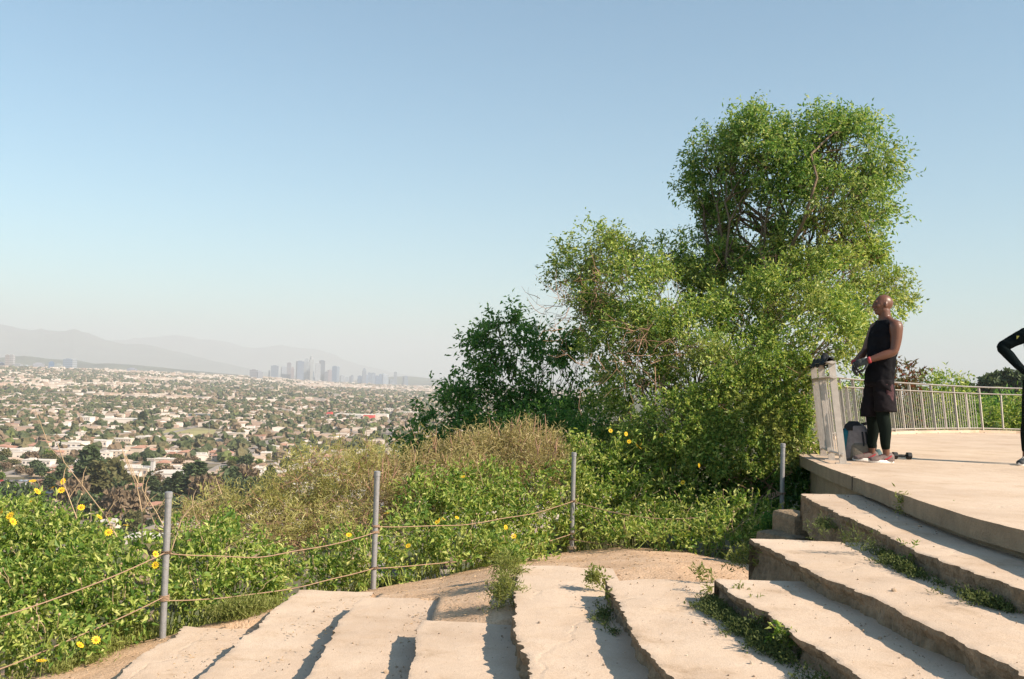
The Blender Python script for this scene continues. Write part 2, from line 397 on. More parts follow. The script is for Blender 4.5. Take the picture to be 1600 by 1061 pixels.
def build_step(k, nxt, label):
    z = STEP_Z[k]; y1 = YEND[k]
    rows = np.arange(-3.0, y1, 0.016); rows = np.append(rows, y1)
    tc = np.array([0, 0.008, 0.02, 0.045, 0.09, 0.16, 0.25, 0.35, 0.45, 0.55, 0.65, 0.75, 0.85, 0.93, 1.0])
    sd_ = ord(k)
    rough = 0.9 if k in 'ABCDE' else 0.7
    def edge(y):
        return edge_x(k, y) + rough * (0.011 * vn(y * 2.3, s=sd_) + 0.013 * vn(y * 8.3, s=sd_ + 1) + 0.010 * vn(y * 21, s=sd_ + 2) * (1 + vn(y * 1.9, s=sd_ + 6)) + 0.006 * vn(y * 48, s=sd_ + 3) - 0.03 * np.clip(vn(y * 5.7, s=sd_ + 4) - 0.45, 0, 1))
    xl = edge(rows); xr = edge_x(nxt, np.minimum(rows, YEND.get(nxt, 99))) + 0.16
    if k in 'FIH': xr = np.where(rows > YEND.get(nxt, 99), edge_x(nxt, rows) , xr)
    xr = np.maximum(xr, xl + 0.2)
    depth = [0.0, 0.03, 0.07, 0.12, 0.18, 0.3]
    cols = []
    zt = lambda X, Y: z + 0.006 * fbm(X * 1.3, Y * 1.3, s=sd_ + 7) + 0.003 * vn(X * 6, Y * 6, s=sd_)
    for lv in (5, 4, 3, 2, 1):
        off = 0.014 + 0.020 * vn(rows * 7.0, depth[lv] * 9, s=sd_ + 11) * rough + 0.014 * vn(rows * 22, depth[lv] * 30, s=sd_ + 12) - 0.03 * depth[lv]
        off += 0.035 * np.clip(vn(rows * 1.6, s=sd_ + 20), 0, 1) * (lv in (2, 3, 4))
        cols.append((xl + off * (1 if lv > 1 else 0.25), np.full_like(rows, z - depth[lv])))
    for t in tc:
        X = xl + (xr - xl) * t
        chip = 0.005 * np.clip(1 - t / 0.03, 0, 1) * (0.6 + 0.6 * vn(rows * 14, s=sd_ + 5))
        cols.append((X, zt(X, rows) - chip))
    nc = len(cols); X = np.stack([c[0] for c in cols], 1); Z = np.stack([c[1] for c in cols], 1); Y = np.repeat(rows[:, None], nc, 1)
    # uneven far end: shear the last part, then turn it down
    endj = 0.05 * vn(X[-1] * 3, s=sd_ + 30) + 0.02 * vn(X[-1] * 13, s=sd_ + 31)
    w = np.clip((Y - (y1 - 0.6)) / 0.6, 0, 1) ** 2; Y = Y + w * endj[None, :]
    ex, ey, ez = [], [], []
    for lv in (1, 2, 3, 4, 5):
        ex.append(X[-1]); ey.append(Y[-1] + 0.012 + 0.02 * vn(X[-1] * 9, depth[lv] * 12, s=sd_ + 40)); ez.append(np.minimum(Z[-1], z - depth[lv]))
    X = np.vstack([X] + ex); Y = np.vstack([Y] + ey); Z = np.vstack([Z] + ez)
    n = X.shape[0]
    i, j = np.meshgrid(np.arange(n - 1), np.arange(nc - 1), indexing='ij')
    Q = np.stack([i * nc + j, i * nc + j + 1, (i + 1) * nc + j + 1, (i + 1) * nc + j], -1).reshape(-1, 4)
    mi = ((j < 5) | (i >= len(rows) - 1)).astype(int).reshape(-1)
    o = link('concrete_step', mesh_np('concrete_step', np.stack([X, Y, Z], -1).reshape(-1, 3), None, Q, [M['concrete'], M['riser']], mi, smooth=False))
    tag(o, label, 'step', 'worn concrete steps beside the terrace')
LBL = {
 'A': 'top worn concrete step, directly below the edge of the terrace',
 'B': 'second worn concrete step below the terrace, cracked across its middle',
 'C': 'third worn concrete step below the terrace, weeds along its crumbled riser',
 'D': 'fourth concrete step below the terrace with a chipped notch in its left edge',
 'E': 'fifth concrete step below the terrace, beside the feathery green weed',
 'F': 'short concrete step left of the feathery weed, ending in a straight edge at the dirt',
 'G': 'concrete step just below the middle cable post, left of the short step',
 'H': 'long sandy concrete step second from the bottom, with a jagged shadowed left edge',
 'I': 'lowest concrete step, right beside the leftmost cable post'}
for a, b_ in zip(ORDER[:-1], ORDER[1:]): build_step(a, b_, LBL[a])

def build_dirt():
    xs = np.arange(-9, 5.2, 0.045); ys = np.arange(-4, 14.5, 0.045)
    X, Y = np.meshgrid(xs, ys); Z = terrain(X, Y)
    for i, k in enumerate(ORDER[:-1]):
        nx = ORDER[i + 1]
        m = (X > edge_x(k, Y) + 0.05) & (X < edge_x(nx, Y) + np.where(Y < YEND.get(nx, 99), 0.35, 0.03)) & (Y < YEND[k] - 0.03)
        Z = np.where(m, np.minimum(Z, STEP_Z[k] - 0.16), Z)
    m = (X > edge_x('deck', Y) + 0.2) & (outside(X, Y) < -0.3); Z = np.where(m, np.minimum(Z, -1.5), Z)
    Z = Z + 0.012 * fbm(X * 2.2, Y * 2.2, s=50) + 0.004 * vn(X * 14, Y * 14, s=51)
    n, k = X.shape; V = np.stack([X, Y, Z], -1).reshape(-1, 3)
    i, j = np.meshgrid(np.arange(n - 1), np.arange(k - 1), indexing='ij')
    Q = np.stack([i * k + j, i * k + j + 1, (i + 1) * k + j + 1, (i + 1) * k + j], -1).reshape(-1, 4)
    tag(link('dirt_path', mesh_np('dirt_path', V, None, Q, [M['dirt']], smooth=True)), kind='structure')
build_dirt()

# terrace deck: a slab on a set-back wall
RAIL = np.array([[3.60, 10.75], [3.68, 11.45], [3.83, 12.2], [4.2, 13.6], [4.75, 15.4], [5.55, 17.2], [6.62, 19.1], [7.75, 20.6], [8.9, 21.9], [10.05, 23.0], [11.25, 24.0], [12.25, 24.2], [13.6, 24.1], [15.5, 23.4], [18, 21.5], [20.5, 18], [22, 13], [22.5, 6]], float)
def build_deck():
    ye = np.arange(-3.0, 11.55, 0.03); xe = edge_x('deck', ye) + 0.008 * vn(ye * 4, s=90) + 0.004 * vn(ye * 18, s=91)
    L = [(x, y) for x, y in zip(xe, ye)]
    out = []
    R = RAIL[2:]
    T = np.gradient(R, axis=0); T /= np.linalg.norm(T, axis=1)[:, None]
    for p, t in zip(R, T): out.append((p[0] - t[1] * 0.28, p[1] + t[0] * 0.28))
    poly = L + out + [(22.8, -3.0)]
    def zt(x, y): return deck_z(x, y)
    def prism(poly, top, dep, name, mats, parent, gap=0.0):
        bm = bmesh.new()
        vt = [bm.verts.new((x, y, zt(x, y) - top)) for x, y in poly]; vb = [bm.verts.new((x, y, zt(x, y) - top - dep)) for x, y in poly]
        f = bm.faces.new(vt); f.normal_update()
        if f.normal.z < 0: f.normal_flip()
        n = len(poly)
        for i in range(n):
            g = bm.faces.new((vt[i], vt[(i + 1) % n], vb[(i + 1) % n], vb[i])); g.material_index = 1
        bmesh.ops.triangulate(bm, faces=[f]); bmesh.ops.recalc_face_normals(bm, faces=bm.faces[:])
        me = bpy.data.meshes.new(name); bm.to_mesh(me); bm.free()
        for m in mats: me.materials.append(m)
        return link(name, me, parent)
    root = prism(poly, 0.0, 0.125, 'terrace_pavement', [M['concrete'], M['fascia']], None)
    tag(root, kind='structure')
    inner = [(x + 0.07, y) for x, y in L if y < 11.3] + [(p[0] + 0.12, p[1] - 0.1) for p in out] + [(22.7, -2.9)]
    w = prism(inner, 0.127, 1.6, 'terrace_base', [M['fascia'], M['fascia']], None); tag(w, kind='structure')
    # expansion joint: a thin dark box set on the slab edge
    cb = MB(); yj = at_deck(1333, 745).y
    cb.box((edge_x('deck', yj) + 0.005, yj, deck_z(0, yj) - 0.058), (0.03, 0.012, 0.125))
    tag(cb.build('pavement_joint', plain('dark_joint', (0.05, 0.04, 0.03), 0.95)), kind='structure')
    # low kerb under the far railing
    kb = MB()
    for a, b2 in zip(RAIL[5:-1], RAIL[6:]):
        d = b2 - a; L_ = np.hypot(*d); t = d / L_; nrm = np.array([-t[1], t[0]]); c = (a + b2) / 2 + nrm * 0.1
        kb.box((c[0], c[1], deck_z(c[0], c[1]) + 0.02), (L_ + 0.06, 0.3, 0.07), rot=rz(math.atan2(d[1], d[0])))
    o = kb.build('kerb', M['concrete']); tag(o, kind='structure')
build_deck()
blk = MB(); p = at_z(1232, 800, -1.25)
blk.box((2.66, 9.25, -1.33), (0.26, 0.42, 0.42), rot=rz(0.25), bev=0.05); blk.box((2.52, 9.15, -1.5), (0.25, 0.5, 0.4), rot=rz(0.45), bev=0.07)
tag(blk.build('concrete_block', M['riser'], smooth=False), 'rough concrete block at the left end of the top step beside the cable post', 'block')

def build_range(name, prof, R, depth, seed, mat, rough):
    px = np.arange(prof[0][0], prof[-1][0] + 0.1, 1.5)
    el = np.interp(px, [q[0] for q in prof], [q[1] for q in prof])
    H = (horizon(px) - el) / FPX
    x0 = (px - 800) / FPX
    ds = np.linspace(0, 1, 26)
    X = x0[None, :] * (R + (ds[:, None] - 0.5) * depth); Y = np.repeat((R + (ds - 0.5) * depth)[:, None], len(px), 1)
    top = H * R + 95
    shp = np.sin(np.pi * ds) ** 0.8
    rid = fbm(X / 1500, Y / 1500, s=seed, o=5)
    Z = -110 + top[None, :] * shp[:, None] * (1 + rough * rid * (1 - shp[:, None] * 0.75)) + 15
    n, k = X.shape; i, j = np.meshgrid(np.arange(n - 1), np.arange(k - 1), indexing='ij')
    Q = np.stack([i * k + j, i * k + j + 1, (i + 1) * k + j + 1, (i + 1) * k + j], -1).reshape(-1, 4)
    tag(link(name, mesh_np(name, np.stack([X, Y, Z], -1).reshape(-1, 3), None, Q, [mat], smooth=True)), kind='structure')
M['mount'] = plain('mountain_scrub', (0.09, 0.10, 0.075), 1.0, var=0.4, scale=0.0015)
build_range('mountains', [(-420,500),(-200,503),(-60,504),(0,509),(30,514),(60,518),(85,519),(115,517),(140,524),(165,534),(200,541),(240,545),(280,551),(320,560),(370,572),(430,584),(500,590)], 29000, 8000, 5, M['mount'], 0.6)
build_range('distant_mountains', [(-100,545),(60,540),(150,532),(210,530),(250,528),(290,526),(330,531),(370,538),(400,541),(440,540),(480,546),(520,556),(560,570),(620,584),(680,592),(760,596)], 41000, 8000, 6, M['mount'], 0.6)
build_range('foothills', [(-420,552),(-100,557),(0,559),(40,557),(80,562),(120,564),(150,569),(180,569),(240,574),(300,579),(340,583),(420,588)], 12500, 2500, 7, M['mount'], 0.7)
build_range('low_hills', [(560,592),(600,589),(640,588),(680,592),(720,594),(780,597)], 17000, 2500, 8, M['mount'], 0.4)

# haze: one closed box of thin even air round camera and scene
hz = MB(); hz.box((-6000, 23000, 800), (80000, 57000, 1860))
ho = hz.build('haze', []) ; tag(ho, 'pale even haze over the city and mountains', kind='stuff')
hm = bpy.data.materials.new('haze_air'); hm.use_nodes = True; ht = hm.node_tree; ht.nodes.clear()
pv = ht.nodes.new('ShaderNodeVolumePrincipled'); ou = ht.nodes.new('ShaderNodeOutputMaterial'); ht.links.new(pv.outputs[0], ou.inputs['Volume'])
pv.inputs['Color'].default_value = (0.70, 0.735, 0.775, 1); pv.inputs['Density'].default_value = HAZE_D; pv.inputs['Anisotropy'].default_value = 0.0
ho.data.materials.append(hm)
# ------------------------------------------------------------------ foliage
def unit(v): return v / (np.linalg.norm(v, axis=-1, keepdims=True) + 1e-9)
def leaves_np(P, D, Nn, L, W, fold=0.25, curl=0.15):
    """folded leaf: base, right, tip, left"""
    D = unit(D); S = unit(np.cross(D, Nn)); Nn = np.cross(S, D)
    L = np.broadcast_to(L, (len(P),))[:, None]; W = np.broadcast_to(W, (len(P),))[:, None]
    mid = P + D * L * 0.45
    r = mid + S * W * 0.5 + Nn * W * fold; l = mid - S * W * 0.5 + Nn * W * fold; t = P + D * L - Nn * L * curl
    V = np.stack([P, r, t, l], 1).reshape(-1, 3)
    b = np.arange(len(P))[:, None] * 4
    T = np.concatenate([b + np.array([[0, 1, 2]]), b + np.array([[0, 2, 3]])], 0)
    return V, T
def lobe_leaves(rg, c, r, ncl, nlf, csz, L, W, shell=0.5, up=0.35, seed=0, zmin=None, droop=0.0, spread=0.35, lump=0.28, clump=0):
    c = np.asarray(c, float); r = np.asarray(r, float)
    u = unit(rg.normal(size=(ncl, 3)))
    q = 1 - shell * rg.random(ncl) ** 1.6
    lp = 1 + lump * fbm(u[:, 0] * 2.2 + seed * 3.1, u[:, 1] * 2.2, u[:, 2] * 2.2, s=seed + 5, o=3) * 1.6
    if clump:
        K = max(5, int(ncl / clump)); uk = unit(rg.normal(size=(K, 3))); qk = 0.62 + 0.42 * rg.random(K); kk = rg.integers(0, K, ncl)
        v = unit(rg.normal(size=(ncl, 3))) * (0.22 + 0.20 * rg.random(K))[kk][:, None] * (0.35 + 0.65 * rg.random(ncl) ** 0.5)[:, None]
        C = c + r * (uk[kk] * qk[kk][:, None] + v); u = unit(uk[kk] * 0.6 + v * 2.5)
    else: C = c + u * r * (q * lp)[:, None]
    if zmin is not None:
        C[:, 2] = np.maximum(C[:, 2], zmin(C[:, 0], C[:, 1]) + 0.03 + 0.1 * rg.random(ncl))
    tw = unit(u + 0.55 * rg.normal(size=(ncl, 3)) + np.array([0, 0, up]))
    n = ncl * nlf
    ci = np.repeat(np.arange(ncl), nlf); s = np.tile(np.linspace(0.05, 1, nlf), ncl)
    cs = csz * (0.6 + 0.8 * rg.random(ncl))[ci]
    P = C[ci] + tw[ci] * (s * cs)[:, None] + rg.normal(size=(n, 3)) * (cs * spread * 0.5)[:, None]
    D = tw[ci] + 0.8 * rg.normal(size=(n, 3)) + np.array([0, 0, -droop])
    Nn = unit(rg.normal(size=(n, 3)) * 0.8 + np.array([0, 0, 0.9]) + u[ci] * 0.6)
    ll = L * (0.45 + 1.0 * rg.random(n) ** 1.3); ww = W * (0.55 + 0.8 * rg.random(n))
    return P, D, Nn, ll, ww
def LB(px, py, y, rx, ry, rd=None):
    """a lobe: centre pixel, distance, radii in photo pixels -> centre and radii in metres"""
    c = at_y(px, py, y); k = y / FPX
    return np.array(c), np.array([rx * k, (rd if rd is not None else (rx + ry) / 2) * k, ry * k])
def foliage_obj(name, mat, parent, parts):
    P, D, Nn, L, W = [np.concatenate([p[i] for p in parts]) for i in range(5)]
    V, T = leaves_np(P, D, Nn, L, W)
    if parent is not None and parent.type == 'EMPTY': V = V - np.array(parent.location)
    return link(name, mesh_np(name, V, T, None, [mat]), parent)
def wobble(a, b_, n, amp, rg, sag=0.0):
    a = np.asarray(a, float); b_ = np.asarray(b_, float); t = np.linspace(0, 1, n)[:, None]
    P = a + (b_ - a) * t; k = np.sin(np.pi * t) * amp * np.linalg.norm(b_ - a)
    w = np.cumsum(rg.normal(size=(n, 3)), 0); w -= w[0] + (w[-1] - w[0]) * t
    P = P + w * k * 0.35; P[:, 2] -= (np.sin(np.pi * t[:, 0]) * sag)
    return P
def limbs(name, base, fork, lobes, rad, rg, parent, twigs=10, mat='bark', tr=0.35, mids=None):
    mb = MB(); loc = np.array(parent.location)
    base = np.asarray(base, float); fork = np.asarray(fork, float)
    mb.tube(wobble(base, fork, 8, 0.10, rg) , np.linspace(rad * 1.25, rad * 0.8, 8), 9)
    for c, r in lobes:
        t0 = 0.62 + 0.38 * rg.random(); st = base + (fork - base) * t0
        P = wobble(st + rg.normal(size=3) * 0.03, c, 9, 0.2, rg)
        mb.tube(P, np.linspace(rad * 0.36, rad * 0.11, 9), 6)
        for k in range(twigs):
            s = P[rg.integers(3, 9)]; u = unit(rg.normal(size=3) + [0, 0, 0.3]); e = c + u * r * (0.75 + 0.25 * rg.random())
            Q = wobble(s, e, 6, 0.2, rg); mb.tube(Q, np.linspace(rad * 0.14, rad * 0.03, 6), 4, caps=False)
            for k2 in range(2):
                e2 = e + unit(rg.normal(size=3)) * r * tr; mb.tube(wobble(Q[3], e2, 4, 0.2, rg), np.linspace(rad * 0.06, rad * 0.02, 4), 3, caps=False)
    o = mb.build(name, M[mat], parent, smooth=True, local=loc); return o

M['leaf_tree'] = leafmat('tree_leaves', [(0.055,0.13,0.03), (0.12,0.235,0.05), (0.24,0.36,0.08), (0.46,0.50,0.18)], 0.35, 0.45, patch=0.35, pcol=(0.22, 0.19, 0.07), pscale=1.1)
M['leaf_tree2'] = leafmat('shrub_tree_leaves', [(0.065,0.14,0.03), (0.15,0.255,0.05), (0.30,0.39,0.08), (0.50,0.53,0.17)], 0.35, 0.45, patch=0.45, pcol=(0.24, 0.20, 0.09), pscale=1.1)
M['leaf_shade'] = leafmat('shade_tinted_leaves', [(0.05,0.14,0.04), (0.10,0.21,0.055), (0.19,0.31,0.08)], 0.55, 0.45)  # leaf green darkened: the shade over tree and undergrowth is in the colour
M['leaf_bush'] = leafmat('bush_leaves', [(0.065,0.14,0.025), (0.14,0.24,0.04), (0.29,0.37,0.07), (0.52,0.54,0.19)], 0.35, 0.55, patch=0.22, pcol=(0.40, 0.34, 0.12), pscale=2.5)
M['leaf_sage'] = leafmat('sage_leaves', [(0.26,0.23,0.09), (0.37,0.33,0.13), (0.47,0.41,0.19), (0.53,0.44,0.27)], 0.3, 0.7, patch=0.8, pcol=(0.34, 0.35, 0.11), pscale=0.9)
M['leaf_olive'] = leafmat('olive_feathery_leaves', [(0.24,0.25,0.07), (0.36,0.35,0.11), (0.47,0.45,0.17), (0.55,0.50,0.25)], 0.3, 0.7, patch=0.6, pcol=(0.34, 0.26, 0.15), pscale=0.9)
M['leaf_fern'] = leafmat('feathery_leaves', [(0.13,0.16,0.035), (0.21,0.24,0.06), (0.32,0.33,0.12)], 0.35, 0.6)
M['leaf_red'] = leafmat('red_tipped_leaves', [(0.06,0.09,0.03), (0.12,0.10,0.035), (0.22,0.07,0.04)], 0.3, 0.5)
M['reddish'] = plain('reddish_twig', (0.30, 0.18, 0.12), 0.9, var=0.3, scale=6)
M['leaf_weed'] = leafmat('shaded_weed_leaves', [(0.06,0.085,0.025), (0.10,0.13,0.04), (0.15,0.18,0.06)], 0.3, 0.7)  # feathery weed green darkened, shade under the risers put into the colour
M['petal'] = plain('yellow_petal', (0.80, 0.52, 0.02), 0.6, var=0.1, scale=30)
M['disc'] = plain('flower_disc', (0.45, 0.24, 0.02), 0.8)
M['stalk'] = plain('flower_stalk', (0.20, 0.24, 0.06), 0.8)

def area_lobes(name, root, lobes, mat, dens, nlf, csz, L, W, rg, **kw):
    parts = []
    for i, (c, r) in enumerate(lobes):
        a = 4 * math.pi * ((r[0] * r[1]) ** 1.6 / 3 + (r[0] * r[2]) ** 1.6 / 3 + (r[1] * r[2]) ** 1.6 / 3) ** (1 / 1.6)
        parts.append(lobe_leaves(rg, c, r, max(6, int(a * dens)), nlf, csz, L, W, seed=i, **kw))
    return foliage_obj(name, M[mat], root, parts)

# --- the big tree behind the railing
rg = np.random.default_rng(11)
big = [  # crown lobes
 LB(1135,255,15.6,72,62), LB(1180,225,15.4,70,55), LB(1105,240,16.0,42,48), LB(1215,250,15.0,75,62), LB(1290,235,14.8,90,68), LB(1345,240,15.0,66,58), LB(1380,285,15.2,42,44), LB(1300,310,14.6,86,62),
 LB(1365,345,15.0,48,54), LB(1235,320,15.0,68,46), LB(1150,320,15.8,60,40), LB(1110,300,16.2,46,40), LB(1090,345,16.4,22,26), LB(1385,390,15.2,20,24), LB(1130,370,16.4,42,40), LB(1235,200,15.4,34,30), LB(1165,185,15.6,34,24), LB(1335,195,15.0,50,30), LB(1290,195,15.0,36,34), LB(1405,265,15.4,20,16), LB(1095,375,16.2,34,26), LB(1120,405,16.2,40,36), LB(1170,425,16.0,46,42), LB(1095,430,15.8,36,30), LB(1385,335,15.3,34,34), LB(1075,300,16.0,26,30), LB(1215,390,15.8,46,30), LB(1330,385,15.2,46,30)]
mid = [
 LB(930,400,15.4,50,46), LB(985,405,15.2,52,40), LB(895,430,15.8,36,38), LB(940,455,15.0,52,44), LB(1040,400,15.4,44,34), LB(1010,470,14.4,78,62), LB(1060,520,13.8,80,64), LB(985,540,14.2,62,60), LB(940,510,14.8,34,40),
 LB(1130,470,15.2,58,56), LB(1180,500,14.2,60,52), LB(1240,450,14.0,66,52), LB(1300,430,14.4,66,56), LB(1345,470,14.4,46,50), LB(1270,520,13.4,80,64), LB(1195,570,13.4,78,60), LB(1330,520,13.8,34,46), LB(1380,430,15.4,30,28), LB(1400,470,15.6,22,32), LB(1255,395,14.6,60,30), LB(1340,400,15.0,34,24),
 LB(1095,600,13.4,84,62), LB(1000,610,14.0,66,52), LB(1235,630,12.9,58,62), LB(1165,670,13.0,68,56), LB(1060,680,13.4,64,50), LB(960,660,14.2,54,44), LB(1240,700,12.7,34,36), LB(1120,730,13.0,56,34), LB(1180,740,12.7,40,26), LB(1050,660,12.9,70,60), LB(1150,570,12.8,60,40), LB(1085,690,12.6,60,44), LB(1135,405,15.6,54,42), LB(1190,425,15.2,50,40), LB(1090,440,15.4,44,36), LB(1330,400,15.2,50,30), LB(1395,440,15.2,30,26)]
front = [LB(x, y, 12.18, rx, ry, 5) for x, y, rx, ry in ((1240,592,34,44),(1205,610,44,46),(1165,625,46,46),(1240,650,30,46),(1200,665,46,46),(1155,680,46,42),(1230,700,32,34),(1120,640,46,50),(1110,700,46,38),(1185,715,44,30),(1075,665,44,50),(1225,560,40,34))]
root = empty('spreading_tree', (3.6, 14.6, -2.6)); tag(root, 'tall spreading green tree behind the near railing, crown high above the man', 'tree')
bc = np.array(at_y(1247, 300, 15.3)); big = [(bc + (c - bc) * 0.94, r * 0.82) for c, r in big]
area_lobes('crown', root, big, 'leaf_tree', 56, 15, 0.21, 0.072, 0.031, rg, shell=0.75, up=0.3, droop=0.4, clump=13)
limbs('trunk', (3.6, 14.6, -2.75), np.array(at_y(1216, 360, 15.2)), big, 0.085, rg, root, twigs=9)
root = empty('tangled_tree', (1.9, 13.9, -2.6)); tag(root, 'low bushy green tree with pale dead twigs, in front of the tall tree', 'tree')
mid = [(c, r * 0.92) for c, r in mid]
area_lobes('crown', root, mid, 'leaf_tree2', 66, 15, 0.19, 0.066, 0.029, rg, shell=0.65, up=0.25, droop=0.4, clump=13)
area_lobes('front_foliage', root, front, 'leaf_tree2', 230, 15, 0.06, 0.045, 0.024, rg, shell=0.65, up=0.25, droop=0.4, clump=13)
limbs('trunk', (2.0, 13.9, -2.8), np.array(at_y(1090, 640, 13.9)), mid, 0.06, rg, root, twigs=7)
tb = MB()   # bare dead twigs inside and on the left of the crown
for (px, py, y, sp, n) in [(1010,560,13.2,70,44), (925,470,14.6,50,50), (900,475,15.2,40,40), (1130,690,12.9,70,36), (1180,750,12.6,50,26), (1255,620,12.7,30,24), (1150,480,14.2,60,26), (1290,400,14.8,60,30), (1060,640,13.2,60,36)]:
    for k in range(n):
        a = np.array(at_y(px + rg.normal() * sp * 0.6, py + rg.normal() * sp * 0.5, y + rg.normal() * 0.2)); b = a + rg.normal(size=3) * 0.26 + [-0.05, -0.1, 0.02]
        P = wobble(a, b, 5, 0.3, rg); tb.tube(P, np.linspace(0.006, 0.002, 5), 3, caps=False)
        for q in range(2): tb.tube(wobble(P[2], P[2] + rg.normal(size=3) * 0.14, 3, 0.2, rg), [0.003, 0.002, 0.0015], 3, caps=False)
tb.build('dead_twigs', M['reddish'], root, local=np.array(root.location))
rg = np.random.default_rng(12)
dark = [LB(775,505,17.5,40,34), LB(810,540,17.3,44,34), LB(760,560,17.5,36,32), LB(850,545,17.2,34,30), LB(800,590,17.2,48,34), LB(740,595,17.4,36,26), LB(705,605,17.6,30,20), LB(860,600,17.0,44,40), LB(760,635,17.0,56,34), LB(700,650,17.2,40,30), LB(835,650,16.8,48,34), LB(900,590,16.6,34,44), LB(905,650,16.4,38,40), LB(670,690,16.8,34,26), LB(730,680,16.4,44,26), LB(880,545,16.8,26,22), LB(640,700,17,26,16)]
root = empty('shaded_tree', (-0.1, 17.4, -4.6)); tag(root, 'dark shaded tree with open crown, left of the big trees', 'tree')
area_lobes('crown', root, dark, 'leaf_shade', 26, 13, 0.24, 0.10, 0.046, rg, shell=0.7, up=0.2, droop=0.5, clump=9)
limbs('trunk', (-0.1, 17.4, -4.8), np.array(at_y(822, 690, 17.4)), dark, 0.055, rg, root, twigs=9)

# --- leafy bushes with yellow flowers along the cable fence
def flower_mesh():
    mb = MB()
    for k in range(11):
        a = 2 * math.pi * k / 11; d = np.array([math.cos(a), math.sin(a), 0.12]); s = np.array([-math.sin(a), math.cos(a), 0])
        mb.add([d * 0.009, d * 0.024 + s * 0.006, d * 0.034 + s * 0.002, d * 0.034 - s * 0.002, d * 0.024 - s * 0.006], T=[[0, 1, 2], [0, 2, 3], [0, 3, 4]], m=0)
    mb.ball((0, 0, 0.002), (0.010, 0.010, 0.006), m=1, nu=10, nv=6)
    mb.tube([(0, 0, -0.002), (0.004, 0, -0.06), (0.0, 0.003, -0.16), (-0.01, 0, -0.28)], 0.0018, 4, m=2)
    V = np.concatenate(mb.V)
    return mesh_np('flower', V, np.concatenate(mb.T), np.concatenate(mb.Q), [M['petal'], M['disc'], M['stalk']], np.concatenate(mb.tm + mb.qm))
FLM = flower_mesh()
def add_flowers(root, spots, y, rg, sc=0.8):
    for q in spots:
        px, py = q[0], q[1]; yy = q[2] if len(q) > 2 else y
        p = at_y(px, py, yy) - root.location
        o = link('flower', FLM, root); o.location = p; s = sc * (0.85 + 0.4 * rg.random()); o.scale = (s, s, s)
        o.rotation_euler = (math.radians(42 + 32 * rg.normal()), 0.5 * rg.normal(), 0.8 * rg.normal())
def zt_(x, y): return terrain(x, y)
def stems(root, lobes, rg, n=6):
    mb = MB(); loc = np.array(root.location); n = max(n, 9)
    for c, r in lobes:
        b = np.array([c[0], c[1], float(terrain(c[0], c[1])) - 0.05])
        for k in range(n):
            e = c + unit(rg.normal(size=3) + [0, 0, 0.8]) * r * 0.8
            mb.tube(wobble(b + rg.normal(size=3) * [0.08, 0.08, 0], e, 5, 0.15, rg), np.linspace(0.008, 0.003, 5), 4, caps=False)
    mb.build('stems', M['stalk'], root, local=loc)
def bush(label, loc, lobes, rg, flowers=(), fy=8.0, mat='leaf_bush', L=0.062, W=0.030, dens=75, nlf=9, name='flowering_bush', cat='bush', group='leafy bushes along the cable fence', csz=0.13, dry=5, **kw):
    root = empty(name, loc); tag(root, label, cat, group)
    kk = dict(shell=0.55, up=0.8, zmin=zt_, lump=0.30); kk.update(kw)
    area_lobes('foliage', root, lobes, mat, dens, nlf, csz, L, W, rg, **kk)
    if name != 'leafy_plant': stems(root, lobes, rg)
    add_flowers(root, flowers, fy, rg)
    for c, r in lobes:
        for k in range(dry):
            u = unit(rg.normal(size=3) * [1, 1, 0.5] + [0, -0.35, 0.9]); a = c + u * r * 0.7; e = c + u * r * 1.0 + [0.05 * rg.normal(), 0.05 * rg.normal(), 0.06 + 0.12 * rg.random()]
            mb = MB(); mb.tube(wobble(a, e, 5, 0.15, rg), np.linspace(0.003, 0.0018, 5), 4, caps=False); mb.ball(e, 0.006 + 0.005 * rg.random(), nu=6, nv=4); mb.build('dry_stem', M['twig'], root, local=np.array(loc))   # seed heads above the leaves
    return root
rg = np.random.default_rng(21)
bush('large leafy bush dotted with yellow flowers, left of the leftmost cable post', (-3.9, 7.4, -2.3),
  [LB(40,875,8.40,90,76), LB(110,860,8.40,66,56), LB(170,895,7.85,66,60), LB(60,950,7.70,90,70), LB(150,960,7.50,66,52), LB(-30,900,8.10,90,100), LB(20,820,8.70,60,32), LB(215,930,7.75,40,46), LB(150,868,8.80,28,24), LB(-20,1010,7.10,70,50), LB(80,1010,7.00,60,34), LB(-100,860,8.50,80,90)], rg,
  flowers=[(51,752,7.9),(58,768,7.8),(48,784,7.6),(98,752,7.9),(96,766,7.8),(127,793,7.5),(155,808,7.5),(170,832,7.3),(3,800,7.3),(16,806,7.2),(243,866,7.2),(243,883,7.1),(197,821,7.6),(150,1000,6.35),(125,1008,6.3),(65,1033,6.1),(82,762,7.8),(20,815,7.2)], dens=85)
bush('rounded leafy bush between the two left cable posts', (-2.0, 8.9, -2.2),
  [LB(310,880,8.5,46,46), LB(360,870,8.8,52,46), LB(410,890,9.0,46,40), LB(300,930,8.1,44,34), LB(380,925,8.4,60,30), LB(440,910,9.0,30,30), LB(275,855,8.9,24,34), LB(335,838,9.1,40,22)], rg, dens=90)
bush('small leafy bush just left of the second cable post', (-1.5, 10.0, -2.3),
  [LB(520,880,9.7,36,36), LB(560,865,9.8,28,36), LB(500,900,9.4,30,24), LB(545,902,9.4,40,20), LB(575,885,9.5,16,26)], rg, flowers=[(545,836,9.5)], dens=90)
